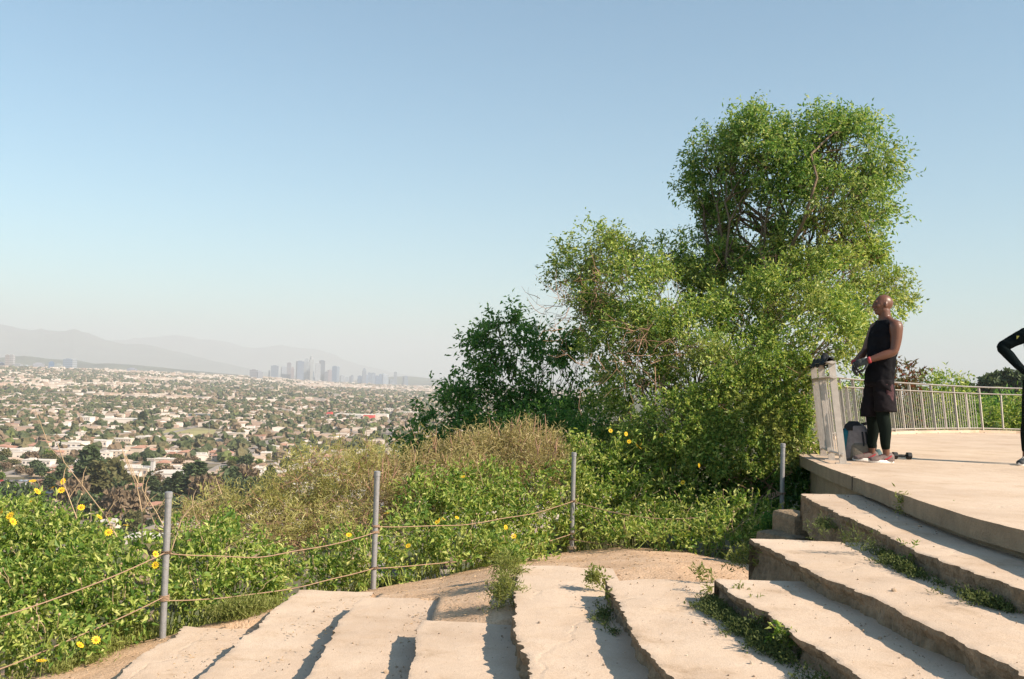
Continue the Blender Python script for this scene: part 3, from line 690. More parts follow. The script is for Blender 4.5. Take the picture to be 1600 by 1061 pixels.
bush('leafy bush with scattered yellow daisies, right of the second cable post', (-0.4, 10.6, -2.1),
  [LB(690,810,11.15,70,58), LB(640,850,10.30,50,46), LB(740,800,11.35,66,66), LB(790,830,11.15,60,50), LB(720,860,10.20,66,34), LB(800,870,10.20,60,28), LB(840,800,11.55,50,52), LB(760,760,11.85,50,34), LB(670,770,11.55,40,30), LB(612,880,9.80,24,26)], rg,
  flowers=[(724,745,10.9),(686,813,9.85),(693,811,9.85),(714,809,9.9),(790,824,9.9),(803,838,9.9),(638,853,9.4),(605,802,10.2),(683,816,9.8),(792,827,9.85)], dens=75)
bush('broad bright leafy mound right of the third cable post, flowers standing above it', (1.4, 12.4, -2.2),
  [LB(930,740,12.45,52,50), LB(990,740,12.65,60,50), LB(1040,770,12.45,56,44), LB(960,790,12.15,66,40), LB(890,780,12.05,46,60), LB(1080,800,12.15,46,30), LB(1020,815,11.85,60,22), LB(925,825,11.65,50,24), LB(1000,705,13.05,40,22), LB(1110,810,11.95,30,20), LB(1060,820,11.65,60,15), LB(1125,822,11.45,44,13), LB(980,836,11.20,50,12), LB(1040,836,10.7,60,11), LB(1110,834,10.6,50,11), LB(1160,834,10.45,34,12), LB(905,700,12.75,30,22)], rg,
  flowers=[(954,673,12.2),(978,678,12.2),(983,690,12.2),(995,696,12.1),(1002,694,12.1),(1033,680,12.2),(1044,679,12.2),(1067,754,11.5),(1092,727,11.8),(1122,809,11.2),(1000,700,12.1)], dens=75)
bush('low shaded leafy plants at the foot of the rightmost cable post', (2.6, 11.3, -1.9),
  [LB(1165,800,11.3,34,22), LB(1200,815,11.0,30,22), LB(1140,800,11.2,26,18), LB(1150,822,10.9,44,13), LB(1195,836,10.6,34,13)], rg, dens=90, name='leafy_plant', cat='plant')

# --- feathery sage and dry brush beyond the fence
def brush(label, loc, lobes, rg, mat='leaf_sage', dens=85, L=0.085, W=0.008, nlf=14, csz=0.20, twn=60, plumes=0):
    root = empty('sage_bush', loc); tag(root, label, 'bush', 'dry sage bushes on the slope')
    area_lobes('foliage', root, lobes, mat, dens, nlf, csz, L, W, rg, shell=0.5, up=0.9, zmin=zt_, spread=0.4, lump=0.3)
    mb = MB()
    for c, r in lobes:
        for k in range(twn // len(lobes) + 2):
            u = unit(rg.normal(size=3) + [0, -0.6, 0.5]); a = c + u * r * 0.5; e = c + u * r * 1.05 + rg.normal(size=3) * 0.12
            P = wobble(a, e, 6, 0.3, rg); mb.tube(P, np.linspace(0.007, 0.002, 6), 4, caps=False)
            for q in range(2): mb.tube(wobble(P[3], P[3] + rg.normal(size=3) * 0.2, 4, 0.3, rg), np.linspace(0.004, 0.0015, 4), 3, caps=False)
    for k in range(plumes):
        c, r = lobes[rg.integers(len(lobes))]; u = unit(rg.normal(size=3) * [1, 1, 0.2] + [0, -0.2, 1.1]); a = c + u * r * 0.85
        h = 0.16 + 0.2 * rg.random(); e = a + np.array([rg.normal() * 0.06, rg.normal() * 0.05, h])
        P = wobble(a, e, 6, 0.08, rg); mb.tube(P, np.array([0.002, 0.003, 0.007, 0.008, 0.005, 0.001]) * (0.7 + 0.6 * rg.random()), 5, caps=False)
    mb.build('twigs', M['reddish'], root, local=np.array(loc)); return root
rg = np.random.default_rng(31)
brush('pale yellow-green brush on the slope between the two left cable posts', (-2.7, 12.3, -3.2),
  [LB(500,750,12.6,66,46), LB(545,780,12.2,50,50), LB(450,790,12.4,66,46), LB(400,810,12.2,60,34), LB(500,820,11.8,80,36), LB(340,800,12.8,50,26), LB(565,740,12.8,36,36), LB(440,845,11.4,60,26), LB(310,830,12.2,40,24), LB(560,830,11.2,40,30), LB(600,730,13,34,22)], rg, mat='leaf_olive', dens=80, twn=200)
brush('dry reddish brush with upright seed plumes right of the second cable post', (-0.6, 13.0, -2.7),
  [LB(700,745,12.9,60,46), LB(760,725,13.0,66,44), LB(820,715,13.0,60,40), LB(640,760,12.4,54,44), LB(840,740,12.4,50,46), LB(740,760,12.2,66,40), LB(862,735,12.8,26,36), LB(600,790,11.8,30,40), LB(655,800,11.8,46,30)], rg, dens=120, twn=70, plumes=110)
# ------------------------------------------------------------------ the city on the plain
M['wall_pale'] = island_mat('house_walls', [(0,(0.55,0.48,0.40)),(0.3,(0.62,0.58,0.52)),(0.55,(0.48,0.40,0.32)),(0.75,(0.66,0.60,0.50)),(0.9,(0.42,0.36,0.32))])
def cm(name, c, **k): return plain(name, c, 0.85, **k)
WALLS = [cm('cream_wall',(0.56,0.46,0.37)), cm('white_wall',(0.70,0.62,0.55)), cm('tan_wall',(0.40,0.32,0.25)), cm('pinkish_wall',(0.46,0.34,0.29)), cm('grey_wall',(0.48,0.46,0.44))]
ROOFS = [cm('grey_roof',(0.36,0.31,0.28),var=0.15,scale=1), cm('brown_roof',(0.26,0.175,0.12),var=0.2,scale=1), cm('clay_roof',(0.38,0.21,0.15),var=0.2,scale=1), cm('white_flat_roof',(0.60,0.55,0.49),var=0.08,scale=0.3), cm('tan_roof',(0.44,0.34,0.26),var=0.15,scale=1)]
GLASS = plain('window_glass', (0.05, 0.06, 0.08), 0.15, spec=0.6)
WINM = plain('grey_window', (0.16, 0.15, 0.16), 0.4)  # one even dark grey for the panes, milder than the glass
RED = cm('red_wall', (0.58, 0.09, 0.08))

def gable(mb, w, d, z0, h, ov=0.5, m=0):
    w2, d2 = w / 2 + ov, d / 2 + ov
    V = [[-w2,-d2,z0],[w2,-d2,z0],[w2,d2,z0],[-w2,d2,z0],[-w2,0,z0+h],[w2,0,z0+h],[-w2,-d2,z0-0.25],[w2,-d2,z0-0.25],[w2,d2,z0-0.25],[-w2,d2,z0-0.25]]
    mb.add(V, T=[[1,2,5],[3,0,4]], Q=[[0,1,5,4],[2,3,4,5],[6,7,1,0],[7,8,2,1],[8,9,3,2],[9,6,0,3],[9,8,7,6]], m=m)
def hip(mb, w, d, z0, h, ov=0.5, m=0):
    w2, d2 = w / 2 + ov, d / 2 + ov; r = max(0.2, w2 - d2)
    V = [[-w2,-d2,z0],[w2,-d2,z0],[w2,d2,z0],[-w2,d2,z0],[-r,0,z0+h],[r,0,z0+h],[-w2,-d2,z0-0.25],[w2,-d2,z0-0.25],[w2,d2,z0-0.25],[-w2,d2,z0-0.25]]
    mb.add(V, T=[[1,2,5],[3,0,4]], Q=[[0,1,5,4],[2,3,4,5],[6,7,1,0],[7,8,2,1],[8,9,3,2],[9,6,0,3],[9,8,7,6]], m=m)
def house_proto(i, w, d, h, roof, wm, rm, wing=False):
    root = empty('house', (0, 0, 0))
    mb = MB(); mb.box((0, 0, h / 2 - 1), (w, d, h + 2))
    if wing: mb.box((w * 0.3, -d * 0.55, h * 0.45 - 1), (w * 0.38, d * 0.5, h * 0.9 + 2))
    nw = max(2, int(w / 4))
    for k in range(nw):
        for zf in ([1.5] if h < 5 else [1.5, 4.6]):
            for sy in (-1, 1): mb.box((-w / 2 + (k + 0.5) * w / nw, sy * (d / 2 + 0.02), zf), (1.6, 0.12, 1.3), m=1)
    for sx in (-1, 1): mb.box((sx * (w / 2 + 0.02), 0, 1.5), (0.12, 1.8, 1.3), m=1)
    mb.build('wall', [WALLS[wm], GLASS], root)
    rb = MB()
    if roof == 'gable': gable(rb, w, d, h, d * 0.2)
    elif roof == 'hip': hip(rb, w, d, h, d * 0.18)
    else:
        rb.box((0, 0, h + 0.15), (w + 0.5, d + 0.5, 0.5)); rb.box((w * 0.2, d * 0.1, h + 0.8), (2.2, 1.8, 1.0))
    if wing: gable_w = MB(); hip(rb, w * 0.38, d * 0.5, h * 0.9, 1.0, m=0); rb.V[-1] = rb.V[-1] + np.array([w * 0.3, -d * 0.55, 0.0])
    rb.build('roof', ROOFS[rm], root)
    return root
protos = [house_proto(0, 17, 11, 3.6, 'gable', 0, 0), house_proto(1, 15, 12, 3.6, 'hip', 1, 1, True), house_proto(2, 19, 11, 3.8, 'hip', 2, 4), house_proto(3, 16, 12, 6.4, 'flat', 1, 3), house_proto(4, 18, 10, 3.6, 'gable', 3, 2), house_proto(5, 22, 12, 6.6, 'flat', 0, 3), house_proto(6, 14, 10, 3.5, 'gable', 1, 4, True), house_proto(7, 15, 12, 6.3, 'hip', 0, 2)]
HK_N = ['low house with grey gable roof', 'white house with brown hip roof', 'low tan house with tan roof', 'white two-storey box house', 'pinkish house with clay roof', 'long cream apartment block', 'white house with tan gable roof', 'two-storey house with clay roof']
HL = ['small one-storey house with a grey gable roof on the plain', 'small white house with a dark brown hip roof and a front wing', 'low tan house with a tan hip roof on the plain', 'white two-storey box house with a flat pale roof', 'low pinkish house with a clay red gable roof', 'long two-storey cream apartment block with a flat white roof', 'small white house with a tan gable roof and a front wing', 'two-storey cream house with a clay red hip roof']

def crown_pts(rg, kind, n=150):
    """one city tree: leaf clumps spread over the crown's volume (unit height about 1)"""
    u = unit(rg.normal(size=(n, 3)))
    if kind == 'conifer':
        h = rg.random(n) ** 1.2; rad = 0.17 * (1 - h) ** 0.75 + 0.02
        a = rg.random(n) * 2 * math.pi
        C = np.stack([rad * np.cos(a), rad * np.sin(a), 0.06 + 0.94 * h], 1); u = np.stack([np.cos(a), np.sin(a), 0.3 * np.ones(n)], 1); s = 0.075 * (1.2 - 0.6 * h)
    elif kind == 'column':
        h = rg.random(n); rad = 0.13 * np.sin(np.pi * np.clip(h * 0.85 + 0.12, 0, 1)) ** 0.6
        a = rg.random(n) * 2 * math.pi
        C = np.stack([rad * np.cos(a), rad * np.sin(a), 0.04 + 0.94 * h], 1); u = np.stack([np.cos(a), np.sin(a), 0.3 * np.ones(n)], 1); s = np.full(n, 0.065)
    else:
        q = (1 - 0.45 * rg.random(n)) * (1 + 0.35 * fbm(u[:, 0] * 2, u[:, 1] * 2, u[:, 2] * 2, s=int(rg.integers(99))))
        R = np.array([0.52, 0.52, 0.38]) if kind == 'round' else np.array([0.62, 0.55, 0.30])
        C = u * R * q[:, None] + np.array([0, 0, 0.60]); C[:, 2] = np.maximum(C[:, 2], 0.12); s = np.full(n, 0.17)
    return C, u, s
def tree_mesh(rg, kind, mat, n=150):
    C, u, s = crown_pts(rg, kind, n)
    k = 3; P = np.repeat(C, k, 0) + rg.normal(size=(len(C) * k, 3)) * np.repeat(s, k)[:, None] * 0.4; uu = np.repeat(u, k, 0); ss = np.repeat(s, k)
    V, T = leaves_np(P - unit(uu) * ss[:, None] * 0.5, uu * 0.4 + rg.normal(size=P.shape), uu + 0.5 * rg.normal(size=P.shape), ss * 1.5, ss * 1.1)
    return mesh_np('crown', V, T, None, [mat])
CT = [leafmat('city_tree_green', [(0.045,0.07,0.028),(0.07,0.10,0.04),(0.10,0.135,0.055)], 0.2, 0.7), leafmat('city_tree_olive', [(0.08,0.085,0.03),(0.12,0.115,0.045),(0.16,0.15,0.06)], 0.2, 0.7),
      leafmat('city_tree_brown', [(0.15,0.11,0.07),(0.20,0.145,0.09),(0.24,0.18,0.12)], 0.2, 0.7), leafmat('city_tree_bright', [(0.09,0.15,0.025),(0.14,0.20,0.04)], 0.25, 0.7)]
TRK = MB(); TRK.tube([(0, 0, -0.15), (0.01, 0, 0.3), (0, 0.01, 0.62)], [0.035, 0.028, 0.015], 6); _tk = TRK.build('trunk', M['bark']); TRKM = _tk.data; bpy.data.objects.remove(_tk)
rgc = np.random.default_rng(41)
TM = {('round', i): tree_mesh(rgc, 'round', CT[i]) for i in range(4)}
TM.update({('wide', i): tree_mesh(rgc, 'wide', CT[i]) for i in range(3)})
TM.update({('conifer', 0): tree_mesh(rgc, 'conifer', CT[0], 420), ('column', 0): tree_mesh(rgc, 'column', CT[0], 380), ('column', 1): tree_mesh(rgc, 'column', CT[1], 380)})
KL = {('round', 0): 'rounded dark green tree among the houses', ('round', 1): 'rounded olive green tree among the houses', ('round', 2): 'rounded brownish bare tree among the houses', ('round', 3): 'rounded bright green tree among the houses',
      ('wide', 0): 'wide dark green tree among the houses', ('wide', 1): 'wide olive green tree among the houses', ('wide', 2): 'wide brownish tree among the houses'}
def city_tree(key, x, y, h, label, group, w=1.0, name='city_tree', z=None):
    r = empty(name, (x, y, float(terrain(x, y)) if z is None else z), rgc.random() * 6.28)
    r.scale = (h * w, h * w, h); tag(r, label, 'tree', group)
    link('crown', TM[key], r); link('trunk', TRKM, r); return r

def plain_at(px, py):
    d = ray(px, py); t = -95 / d.z; p = d * t
    for _ in range(6):
        z = float(z_plain(p.x, p.y)); p = d * (z / d.z)
    return p
BLOCKED = []   # footprints of placed buildings: x, y, radius
def bld(px0, px1, pyb, hpx, dep, label, wall=1, roof=3, name='large_building', windows=0, group=None, cat='building', wallm=None, roofm=None, floors=1, z=None, rot=0.04):
    """a building whose near wall foot runs px0..px1 at row pyb, hpx rows tall"""
    a = plain_at(px0, pyb); b_ = plain_at(px1, pyb); Y = (a.y + b_.y) / 2; w = abs(b_.x - a.x); h = hpx / FPX * Y; zz = (a.z + b_.z) / 2
    root = empty(name, ((a.x + b_.x) / 2, Y + dep / 2, zz), rot); tag(root, label, cat, group)
    mb = MB(); mb.box((0, 0, h / 2 - 1), (w, dep, h + 2)); mb.build('wall', wallm or WALLS[wall], root)
    rb = MB(); rb.box((0, 0, h + 0.3), (w + 0.6, dep + 0.6, 0.7))
    for k in range(max(1, int(w / 25))): rb.box((-w / 2 + w * rgc.random(), dep * (rgc.random() - 0.5) * 0.6, h + 1.3), (3 + 3 * rgc.random(), 3, 1.6))
    rb.build('roof', roofm or ROOFS[roof], root)
    if windows:
        for f in range(floors):
            for k in range(windows):
                gb = MB(); gb.box((-w / 2 + (k + 0.5) * w / windows, -dep / 2 - 0.03, h * (f + 0.55) / floors), (w / windows * 0.5, 0.15, h / floors * 0.4)); gb.build('window', WINM, root)
    BLOCKED.append((root.location.x, root.location.y, max(w, dep) * 0.55, w, dep)); return root
bld(148,220,664,9,45,'long white flat-roofed warehouse beyond the wooded park', windows=0)
bld(118,142,663,11,25,'white two-storey building with dark window openings left of the long warehouse', windows=6, floors=2)
bld(30,62,672,7,30,'white flat-roofed building among trees at the left edge of the city', windows=5)
bld(57,112,688,8,16,'long white row building, left one of the two rows', windows=9)
bld(114,152,684,8,16,'short white row building at the right end of the long rows', windows=6)
bld(92,128,703,11,28,'pale building with a broad white roof in front of the long rows', windows=4)
bld(130,168,698,9,24,'white flat building right of the broad white roof', windows=6)
bld(170,206,696,10,14,'cream apartment building with small windows below the dark park trees', wall=0, windows=8, floors=2)
bld(208,252,692,9,18,'pale long apartment building right of the cream one', windows=8, floors=2)
bld(-20,54,712,9,18,'long white building at the left edge below the trees', windows=8)
bld(30,80,735,15,14,'white two-storey building with a row of dark square windows', windows=7, floors=2)
bld(75,110,741,9,16,'low pinkish building right of the white two-storey one', wall=3, roof=2, windows=4)
bld(110,128,738,11,14,'small pale house with dark gable, beside the tall dark conifer', wall=0, roof=0, windows=3)
bld(176,232,744,12,22,'cream commercial building with a long pale canopy', wall=0, roof=3, windows=6)
bld(232,300,757,16,34,'large white hall with a bright flat roof behind the columnar trees', windows=8)
bld(196,236,787,18,26,'grey white warehouse behind the bare pinkish trees', wall=1, roof=0)
bld(256,275,795,11,14,'small white shed between the columnar trees')
bld(300,338,752,11,24,'tan building with flat roof behind the conifer row', wall=2, roof=4, windows=5)
bld(336,350,748,13,20,'small pale tan house beside the conifer row', wall=0, roof=4, windows=3)
bld(392,412,743,11,14,'small white house with orange flowers beside it', windows=3)
bld(258,280,719,9,12,'house with a bright clay red roof above the white hall', wall=3, roof=2, windows=4)
bld(390,412,687,6,16,'distant house with a long red roof', wall=3, roof=2, windows=4)
bld(335,385,684,7,14,'pale church hall with a low roof left of the red roofed house', wall=0, roof=3)
bld(290,326,652,5,30,'dark teal warehouse behind the sports field', wallm=cm('teal_wall',(0.09,0.14,0.16)), roof=0)
bld(519,566,655,7,60,'long pale big-box store, grey left part', wall=4, roof=3)
bld(566,583,656.5,8,50,'bright red store front in the middle of the long store', wallm=RED)
bld(583,605,655,7,50,'white right end of the long store beside the red front', wall=1, roof=3)
bld(509,518,652,7,30,'small red building at the left end of the long store', wallm=RED, roofm=RED)
bld(615,665,658,4,30,'low cream warehouse behind the dark tree branches', wall=0, roof=3)
bld(626,658,650,6,22,'white three-storey block behind the dark tree branches', windows=8, floors=2)
bld(597,622,645,6,22,'pale block left of the white three-storey block', windows=6, floors=2)
bld(583,616,711,9,16,'white building just above the yellow-green brush', windows=4)
bld(420,433,614,4,60,'pale church nave standing above the distant trees', wall=0, roof=4)
bld(433,436,614,11,12,'slender pale church tower above the distant trees', wall=0, roof=4, cat='tower', name='church_tower')
bld(234,239,744,23,6,'plain grey slab pylon standing above the white hall', wall=4, roof=0, cat='pylon', name='sign_pylon')
# near roofs showing between the bushes
bld(186,218,812,9,12,'low house with brown shingle roof, between bush and leftmost post', wall=2, roof=1, name='house', cat='house', windows=3)
bld(214,248,816,8,10,'low brown-roofed house touching the leftmost post in view', wall=2, roof=1, name='house', cat='house', windows=3)
bld(192,252,864,22,16,'nearest building with a big dusty white roof below the brown-roofed houses', wall=1, roof=3)
bld(150,180,829,12,10,'small white roofed shed left of the nearest white roof', wall=1, roof=3, name='shed', cat='shed')

# sports field
p0, p1, p2, p3 = plain_at(243, 686), plain_at(330, 684), plain_at(340, 669), plain_at(262, 669)
fm = mesh_np('sports_field', [(p.x, p.y, p.z + 0.25) for p in (p0, p1, p2, p3)], None, [[0, 1, 2, 3]], [plain('field_grass', (0.30, 0.27, 0.12), 0.95, var=0.25, scale=0.03)])
tag(link('sports_field', fm), kind='structure')
BLOCKED.append(((p0.x + p2.x) / 2, (p0.y + p2.y) / 2, 90, 130, 220))
# parking lot with cars at the far left
pk = [plain_at(-30, 775), plain_at(75, 775), plain_at(70, 750), plain_at(-30, 750)]
tag(link('parking_lot', mesh_np('parking_lot', [(p.x, p.y, p.z + 0.25) for p in pk], None, [[0, 1, 2, 3]], [plain('asphalt', (0.16, 0.145, 0.14), 0.9, var=0.2, scale=0.3)])), kind='structure')
BLOCKED.append(((pk[0].x + pk[2].x) / 2, (pk[0].y + pk[2].y) / 2, 40, 60, 110))
def car_proto(c):
    r = empty('parked_car'); mb = MB(); mb.box((0, 0, 0.62), (4.4, 1.8, 0.75), bev=0.16); mb.box((-0.2, 0, 1.2), (2.3, 1.6, 0.6), bev=0.22); mb.build('body', plain('car_paint', c, 0.3, spec=0.6), r)
    wb = MB()
    for sx in (-1.4, 1.4):
        for sy in (-0.85, 0.85): wb.tube([(sx, sy - 0.1, 0.33), (sx, sy + 0.1, 0.33)], 0.33, 12)
    wb.build('wheel', GLASS, r); return r
cars = [car_proto(c) for c in ((0.7, 0.7, 0.7), (0.05, 0.05, 0.06), (0.35, 0.06, 0.05), (0.25, 0.3, 0.36))]; used = set()
cl = ['white', 'black', 'dark red', 'grey blue']
for row, py in enumerate((753, 759, 766)):
    for k in range(9):
        if rgc.random() < 0.2: continue
        p = plain_at(2 + k * 7.5 + rgc.random() * 2, py); j = int(rgc.integers(4)); o = cars[j] if j not in used else copy_tree(cars[j]); used.add(j)
        o.location = (p.x, p.y, p.z + 0.27); o.rotation_euler = (0, 0, 0.1 + 1.57); tag(o, cl[j] + ' car, ' + ['first', 'second', 'third', 'fourth', 'fifth', 'sixth', 'seventh', 'eighth', 'last'][k] + ' from the left in the ' + ['top', 'middle', 'bottom'][row] + ' row of the lot', 'car', 'cars in the parking lot')
for j in range(4):
    if j not in used:
        for ch in list(cars[j].children): bpy.data.objects.remove(ch)
        bpy.data.objects.remove(cars[j])

# tall trees at the near edge of the plain (pixel of foot, top)
n_ = 0
for (px, yb, yt, key, w, lab) in [
 (138,790,698,('conifer',0),1.7,'tallest dark conifer, right of the white two-storey building'),(150,795,725,('column',1),1.8,'olive columnar tree against the tallest conifer'),
 (96,775,733,('column',0),1.6,'dark columnar tree right of the parked cars'),(77,778,742,('column',0),1.6,'dark columnar tree beside the parked cars'),(112,800,748,('round',2),0.9,'bare brownish tree between the dark conifers'),
 (174,790,748,('conifer',0),1.6,'small pointed conifer in front of the cream commercial building'),(179,812,762,('round',2),0.75,'bare pinkish tree below the small pointed conifer'),(192,800,755,('round',0),0.8,'rounded green tree left of the grey white warehouse'),(212,806,764,('round',2),0.85,'bare pinkish tree in front of the grey white warehouse'),
 (235,785,746,('column',0),2.0,'dark teardrop tree just left of the leftmost post top'),(262,782,748,('column',0),1.5,'dark slim tree just right of the leftmost post top'),(276,790,738,('conifer',0),1.8,'pointed green conifer second right of the leftmost post'),
 (297,782,728,('column',0),1.7,'dark upright tree left in the conifer row'),(308,790,722,('conifer',0),1.9,'tall green conifer in the middle of the conifer row'),(322,795,742,('round',2),0.9,'golden brown bare tree in the conifer row'),
 (343,790,740,('round',0),0.9,'broad dark green tree right in the conifer row'),(352,785,732,('column',0),1.7,'dark column tree right of the broad dark tree'),(364,782,730,('conifer',0),1.7,'olive conifer at the right end of the conifer row'),(380,775,728,('round',2),1.0,'bare brown rounded tree beyond the conifer row'),
 (394,792,748,('round',0),1.0,'dark rounded tree just above the yellow-green brush'),(421,775,728,('conifer',0),1.6,'dark pointed tree beyond the brush'),(412,790,745,('column',0),1.6,'dark tall tree behind the brush'),(432,790,750,('column',0),2.0,'wide column tree behind the brush top'),
 (222,665,643,('conifer',0),2.2,'dark conifer at the right end of the long warehouse'),(30,800,756,('wide',0),1.0,'dark tree in front of the parking lot'),(170,780,722,('round',1),0.9,'olive tree behind the small pointed conifer'),(160,775,735,('round',3),1.0,'bright green tree near the utility pole'),
 (242,800,770,('round',0),1.0,'rounded dark tree half hidden by the leftmost post'),(130,812,772,('wide',0),1.0,'dark green tree at the slope foot below the tallest conifer'),(205,835,800,('round',1),0.9,'olive bush-like tree above the nearest white roof'),(330,812,775,('wide',0),1.0,'wide dark tree at the slope foot'),(286,815,776,('wide',0),1.1,'wide green tree at the slope foot right of the leftmost post'),(375,812,775,('wide',0),1.1,'wide green tree at the slope foot behind the brush')]:
    p = plain_at(px, yb); h = (yb - yt) / FPX * p.y
    if key[0] in ('round', 'wide'): city_tree(key, p.x, p.y, h, lab, None, w, 'tree', p.z)
    else: city_tree(key, p.x, p.y, h, lab, None, w, 'conifer_tree', p.z)
    BLOCKED.append((p.x, p.y, 5, 6, 6))
# utility poles
pm = MB(); pm.tube([(0, 0, -1), (0, 0, 1)], [0.016, 0.011], 6); 
def pole(px, yb, yt, lab, arms=True, r=0.25):
    p = plain_at(px, yb); h = (yb - yt) / FPX * p.y; root = empty('utility_pole', p); tag(root, lab, 'pole', 'tall poles above the city roofs')
    a = MB(); a.tube([(0, 0, -1), (0, 0, h)], [r, r * 0.7], 8); a.build('pole', M['steel'], root)
    if arms: c = MB(); c.box((0, 0, h - 1.2), (3.4, 0.15, 0.18)); c.box((0, 0, h - 2.6), (2.4, 0.15, 0.18)); c.build('crossarm', M['steel'], root)
pole(152,775,714,'tall pale utility pole right of the tallest conifer', True, 0.4); pole(237,684,662,'floodlight pole left of the sports field', True, 0.4); pole(326,688,662,'floodlight pole right of the sports field', True, 0.4); pole(610,700,685,'pale pole above the yellow-green brush', True, 0.4)

# ordinary houses and trees: jittered lots; the nearest 240 of each are objects, the rest are masses
STX, STY = 168.0, 216.0
def free(x, y, m=6):
    u0 = x * math.cos(0.12) + y * math.sin(0.12); v0 = -x * math.sin(0.12) + y * math.cos(0.12); g = 7 + m if m > 0 else 5
    if abs((u0 + STX / 2) % STX - STX / 2) < g or abs((v0 + STY / 2) % STY - STY / 2) < g + (4 if m > 0 else 0): return False
    return all(abs(x - b[0]) > b[3] / 2 + m or abs(y - b[1]) > b[4] / 2 + m for b in BLOCKED)
def lots(y0, y1, sx, sy, rot, rg, jit=0.3, xr=(-0.64, 0.10)):
    xs = np.arange(-y1 * 0.9, y1 * 0.5, sx); ys = np.arange(0, y1 * 1.4, sy); X, Y = np.meshgrid(xs, ys)
    X = X + rg.normal(size=X.shape) * sx * jit * 0.5; Y = Y + rg.normal(size=Y.shape) * sy * jit * 0.35
    c, s = math.cos(rot), math.sin(rot); x = X * c - Y * s; y = X * s + Y * c
    m = (y > y0) & (y < y1) & (x / y > xr[0]) & (x / y < xr[1]); return x[m], y[m]
rg = np.random.default_rng(55)
hx, hy = lots(560, 3300, 21, 36, 0.12, rg)
keep = fbm(hx / 260, hy / 260, s=61) > -0.42; hx, hy = hx[keep], hy[keep]
o = np.argsort(hy); hx, hy = hx[o], hy[o]
fr = np.array([free(a, b) if b < 3300 else True for a, b in zip(hx, hy)]); hx, hy = hx[fr], hy[fr]
seen = np.array([(800 + FPX * a / b) > -40 and (800 + FPX * a / b) < 690 for a, b in zip(hx, hy)])
first = np.where(seen)[0][:240]; used = set(); HK = {}; mask = np.ones(len(hx), bool); mask[first] = False
zg = z_plain(hx, hy)
for i in first:
    j = int(rg.integers(8)); q = protos[j]
    if j in used: q = copy_tree(protos[j])
    used.add(j); q.location = (hx[i], hy[i], zg[i]); q.rotation_euler = (0, 0, 0.12 + (1.57 if rg.random() < 0.35 else 0) + 0.05 * rg.normal())
    s = 0.85 + 0.35 * rg.random(); q.scale = (s, s, 0.9 + 0.2 * rg.random()); tag(q, HL[j], 'house', 'small houses on the city plain'); HK[q] = HK_N[j]
def box_mass(name, x, y, z, w, d, h, a, mats, kind_label, roofs=True):
    n = len(x); c, s = np.cos(a), np.sin(a)
    base = np.array([[-1,-1,-0.3],[1,-1,-0.3],[1,1,-0.3],[-1,1,-0.3],[-1,-1,1],[1,-1,1],[1,1,1],[-1,1,1]], float)
    V = np.zeros((n, 8, 3)); lx = base[:, 0] * w[:, None] / 2; ly = base[:, 1] * d[:, None] / 2
    V[:, :, 0] = x[:, None] + lx * c[:, None] - ly * s[:, None]; V[:, :, 1] = y[:, None] + lx * s[:, None] + ly * c[:, None]; V[:, :, 2] = z[:, None] + base[:, 2] * h[:, None]
    Q = np.array([[4,5,6,7],[0,1,5,4],[1,2,6,5],[2,3,7,6],[3,0,4,7]])
    QQ = (np.arange(n)[:, None, None] * 8 + Q[None]).reshape(-1, 4); VV = V.reshape(-1, 3); mi = np.tile([1, 0, 0, 0, 0], n)
    # roofs are separate islands so that they take their own colour
    R = V[:, 4:, :].copy(); R[:, :, 2] += 0.12; top = R.mean(1, keepdims=True); top[:, :, 2] += (roofs * 1.6 * (np.arange(n) % 3 != 0)[:, None])
    RV = np.concatenate([R, top], 1).reshape(-1, 3); rb = len(VV) + np.arange(n)[:, None, None] * 5
    T = (rb + np.array([[0,1,4],[1,2,4],[2,3,4],[3,0,4]])[None]).reshape(-1, 3)
    mi = np.concatenate([np.ones(len(T), int), np.zeros(len(QQ), int)])
    o = link(name, mesh_np(name, np.vstack([VV, RV]), T, QQ, mats, mi)); tag(o, kind_label, kind='stuff'); return o
RM = island_mat('roof_mix', [(0,(0.30,0.24,0.20)),(0.18,(0.46,0.36,0.28)),(0.40,(0.58,0.48,0.41)),(0.56,(0.34,0.21,0.16)),(0.66,(0.30,0.25,0.21)),(0.86,(0.74,0.66,0.60))])
WM = island_mat('wall_mix', [(0,(0.62,0.53,0.45)),(0.35,(0.50,0.38,0.30)),(0.6,(0.74,0.66,0.60)),(0.8,(0.42,0.31,0.25)),(0.92,(0.33,0.29,0.27))])
hx2, hy2, z2 = hx[mask], hy[mask], zg[mask]; n = len(hx2)
box_mass('distant_houses', hx2, hy2, z2, 13 + 8 * rg.random(n), 10 + 4 * rg.random(n), 3.6 + 3.2 * (rg.random(n) > 0.6) + rg.random(n), 0.12 + 1.57 * (rg.random(n) > 0.6), [WM, RM], 'mass of small pale houses across the plain')
fx, fy = lots(3200, 13500, 52, 70, 0.12, rg, 0.6)
den = fbm(fx / 900, fy / 900, s=71) + 0.25 * fbm(fx / 250, fy / 250, s=72); k = den > -0.42; fx, fy = fx[k], fy[k]; n = len(fx)
px_ = 800 + FPX * fx / fy
hi = 4.5 + 4.5 * rg.random(n) ** 2 + (rg.random(n) > 0.93) * 10 * rg.random(n) + np.where((fy > 5200), 1, 0) * (rg.random(n) > 0.7) * 14 * rg.random(n) * np.clip((fy - 5200) / 3000, 0, 1)
box_mass('city_blocks', fx, fy, z_plain(fx, fy), 18 + 22 * rg.random(n), 15 + 20 * rg.random(n), hi, 0.12 + 0 * fx, [WM, RM], 'far city blocks fading into haze', roofs=False)

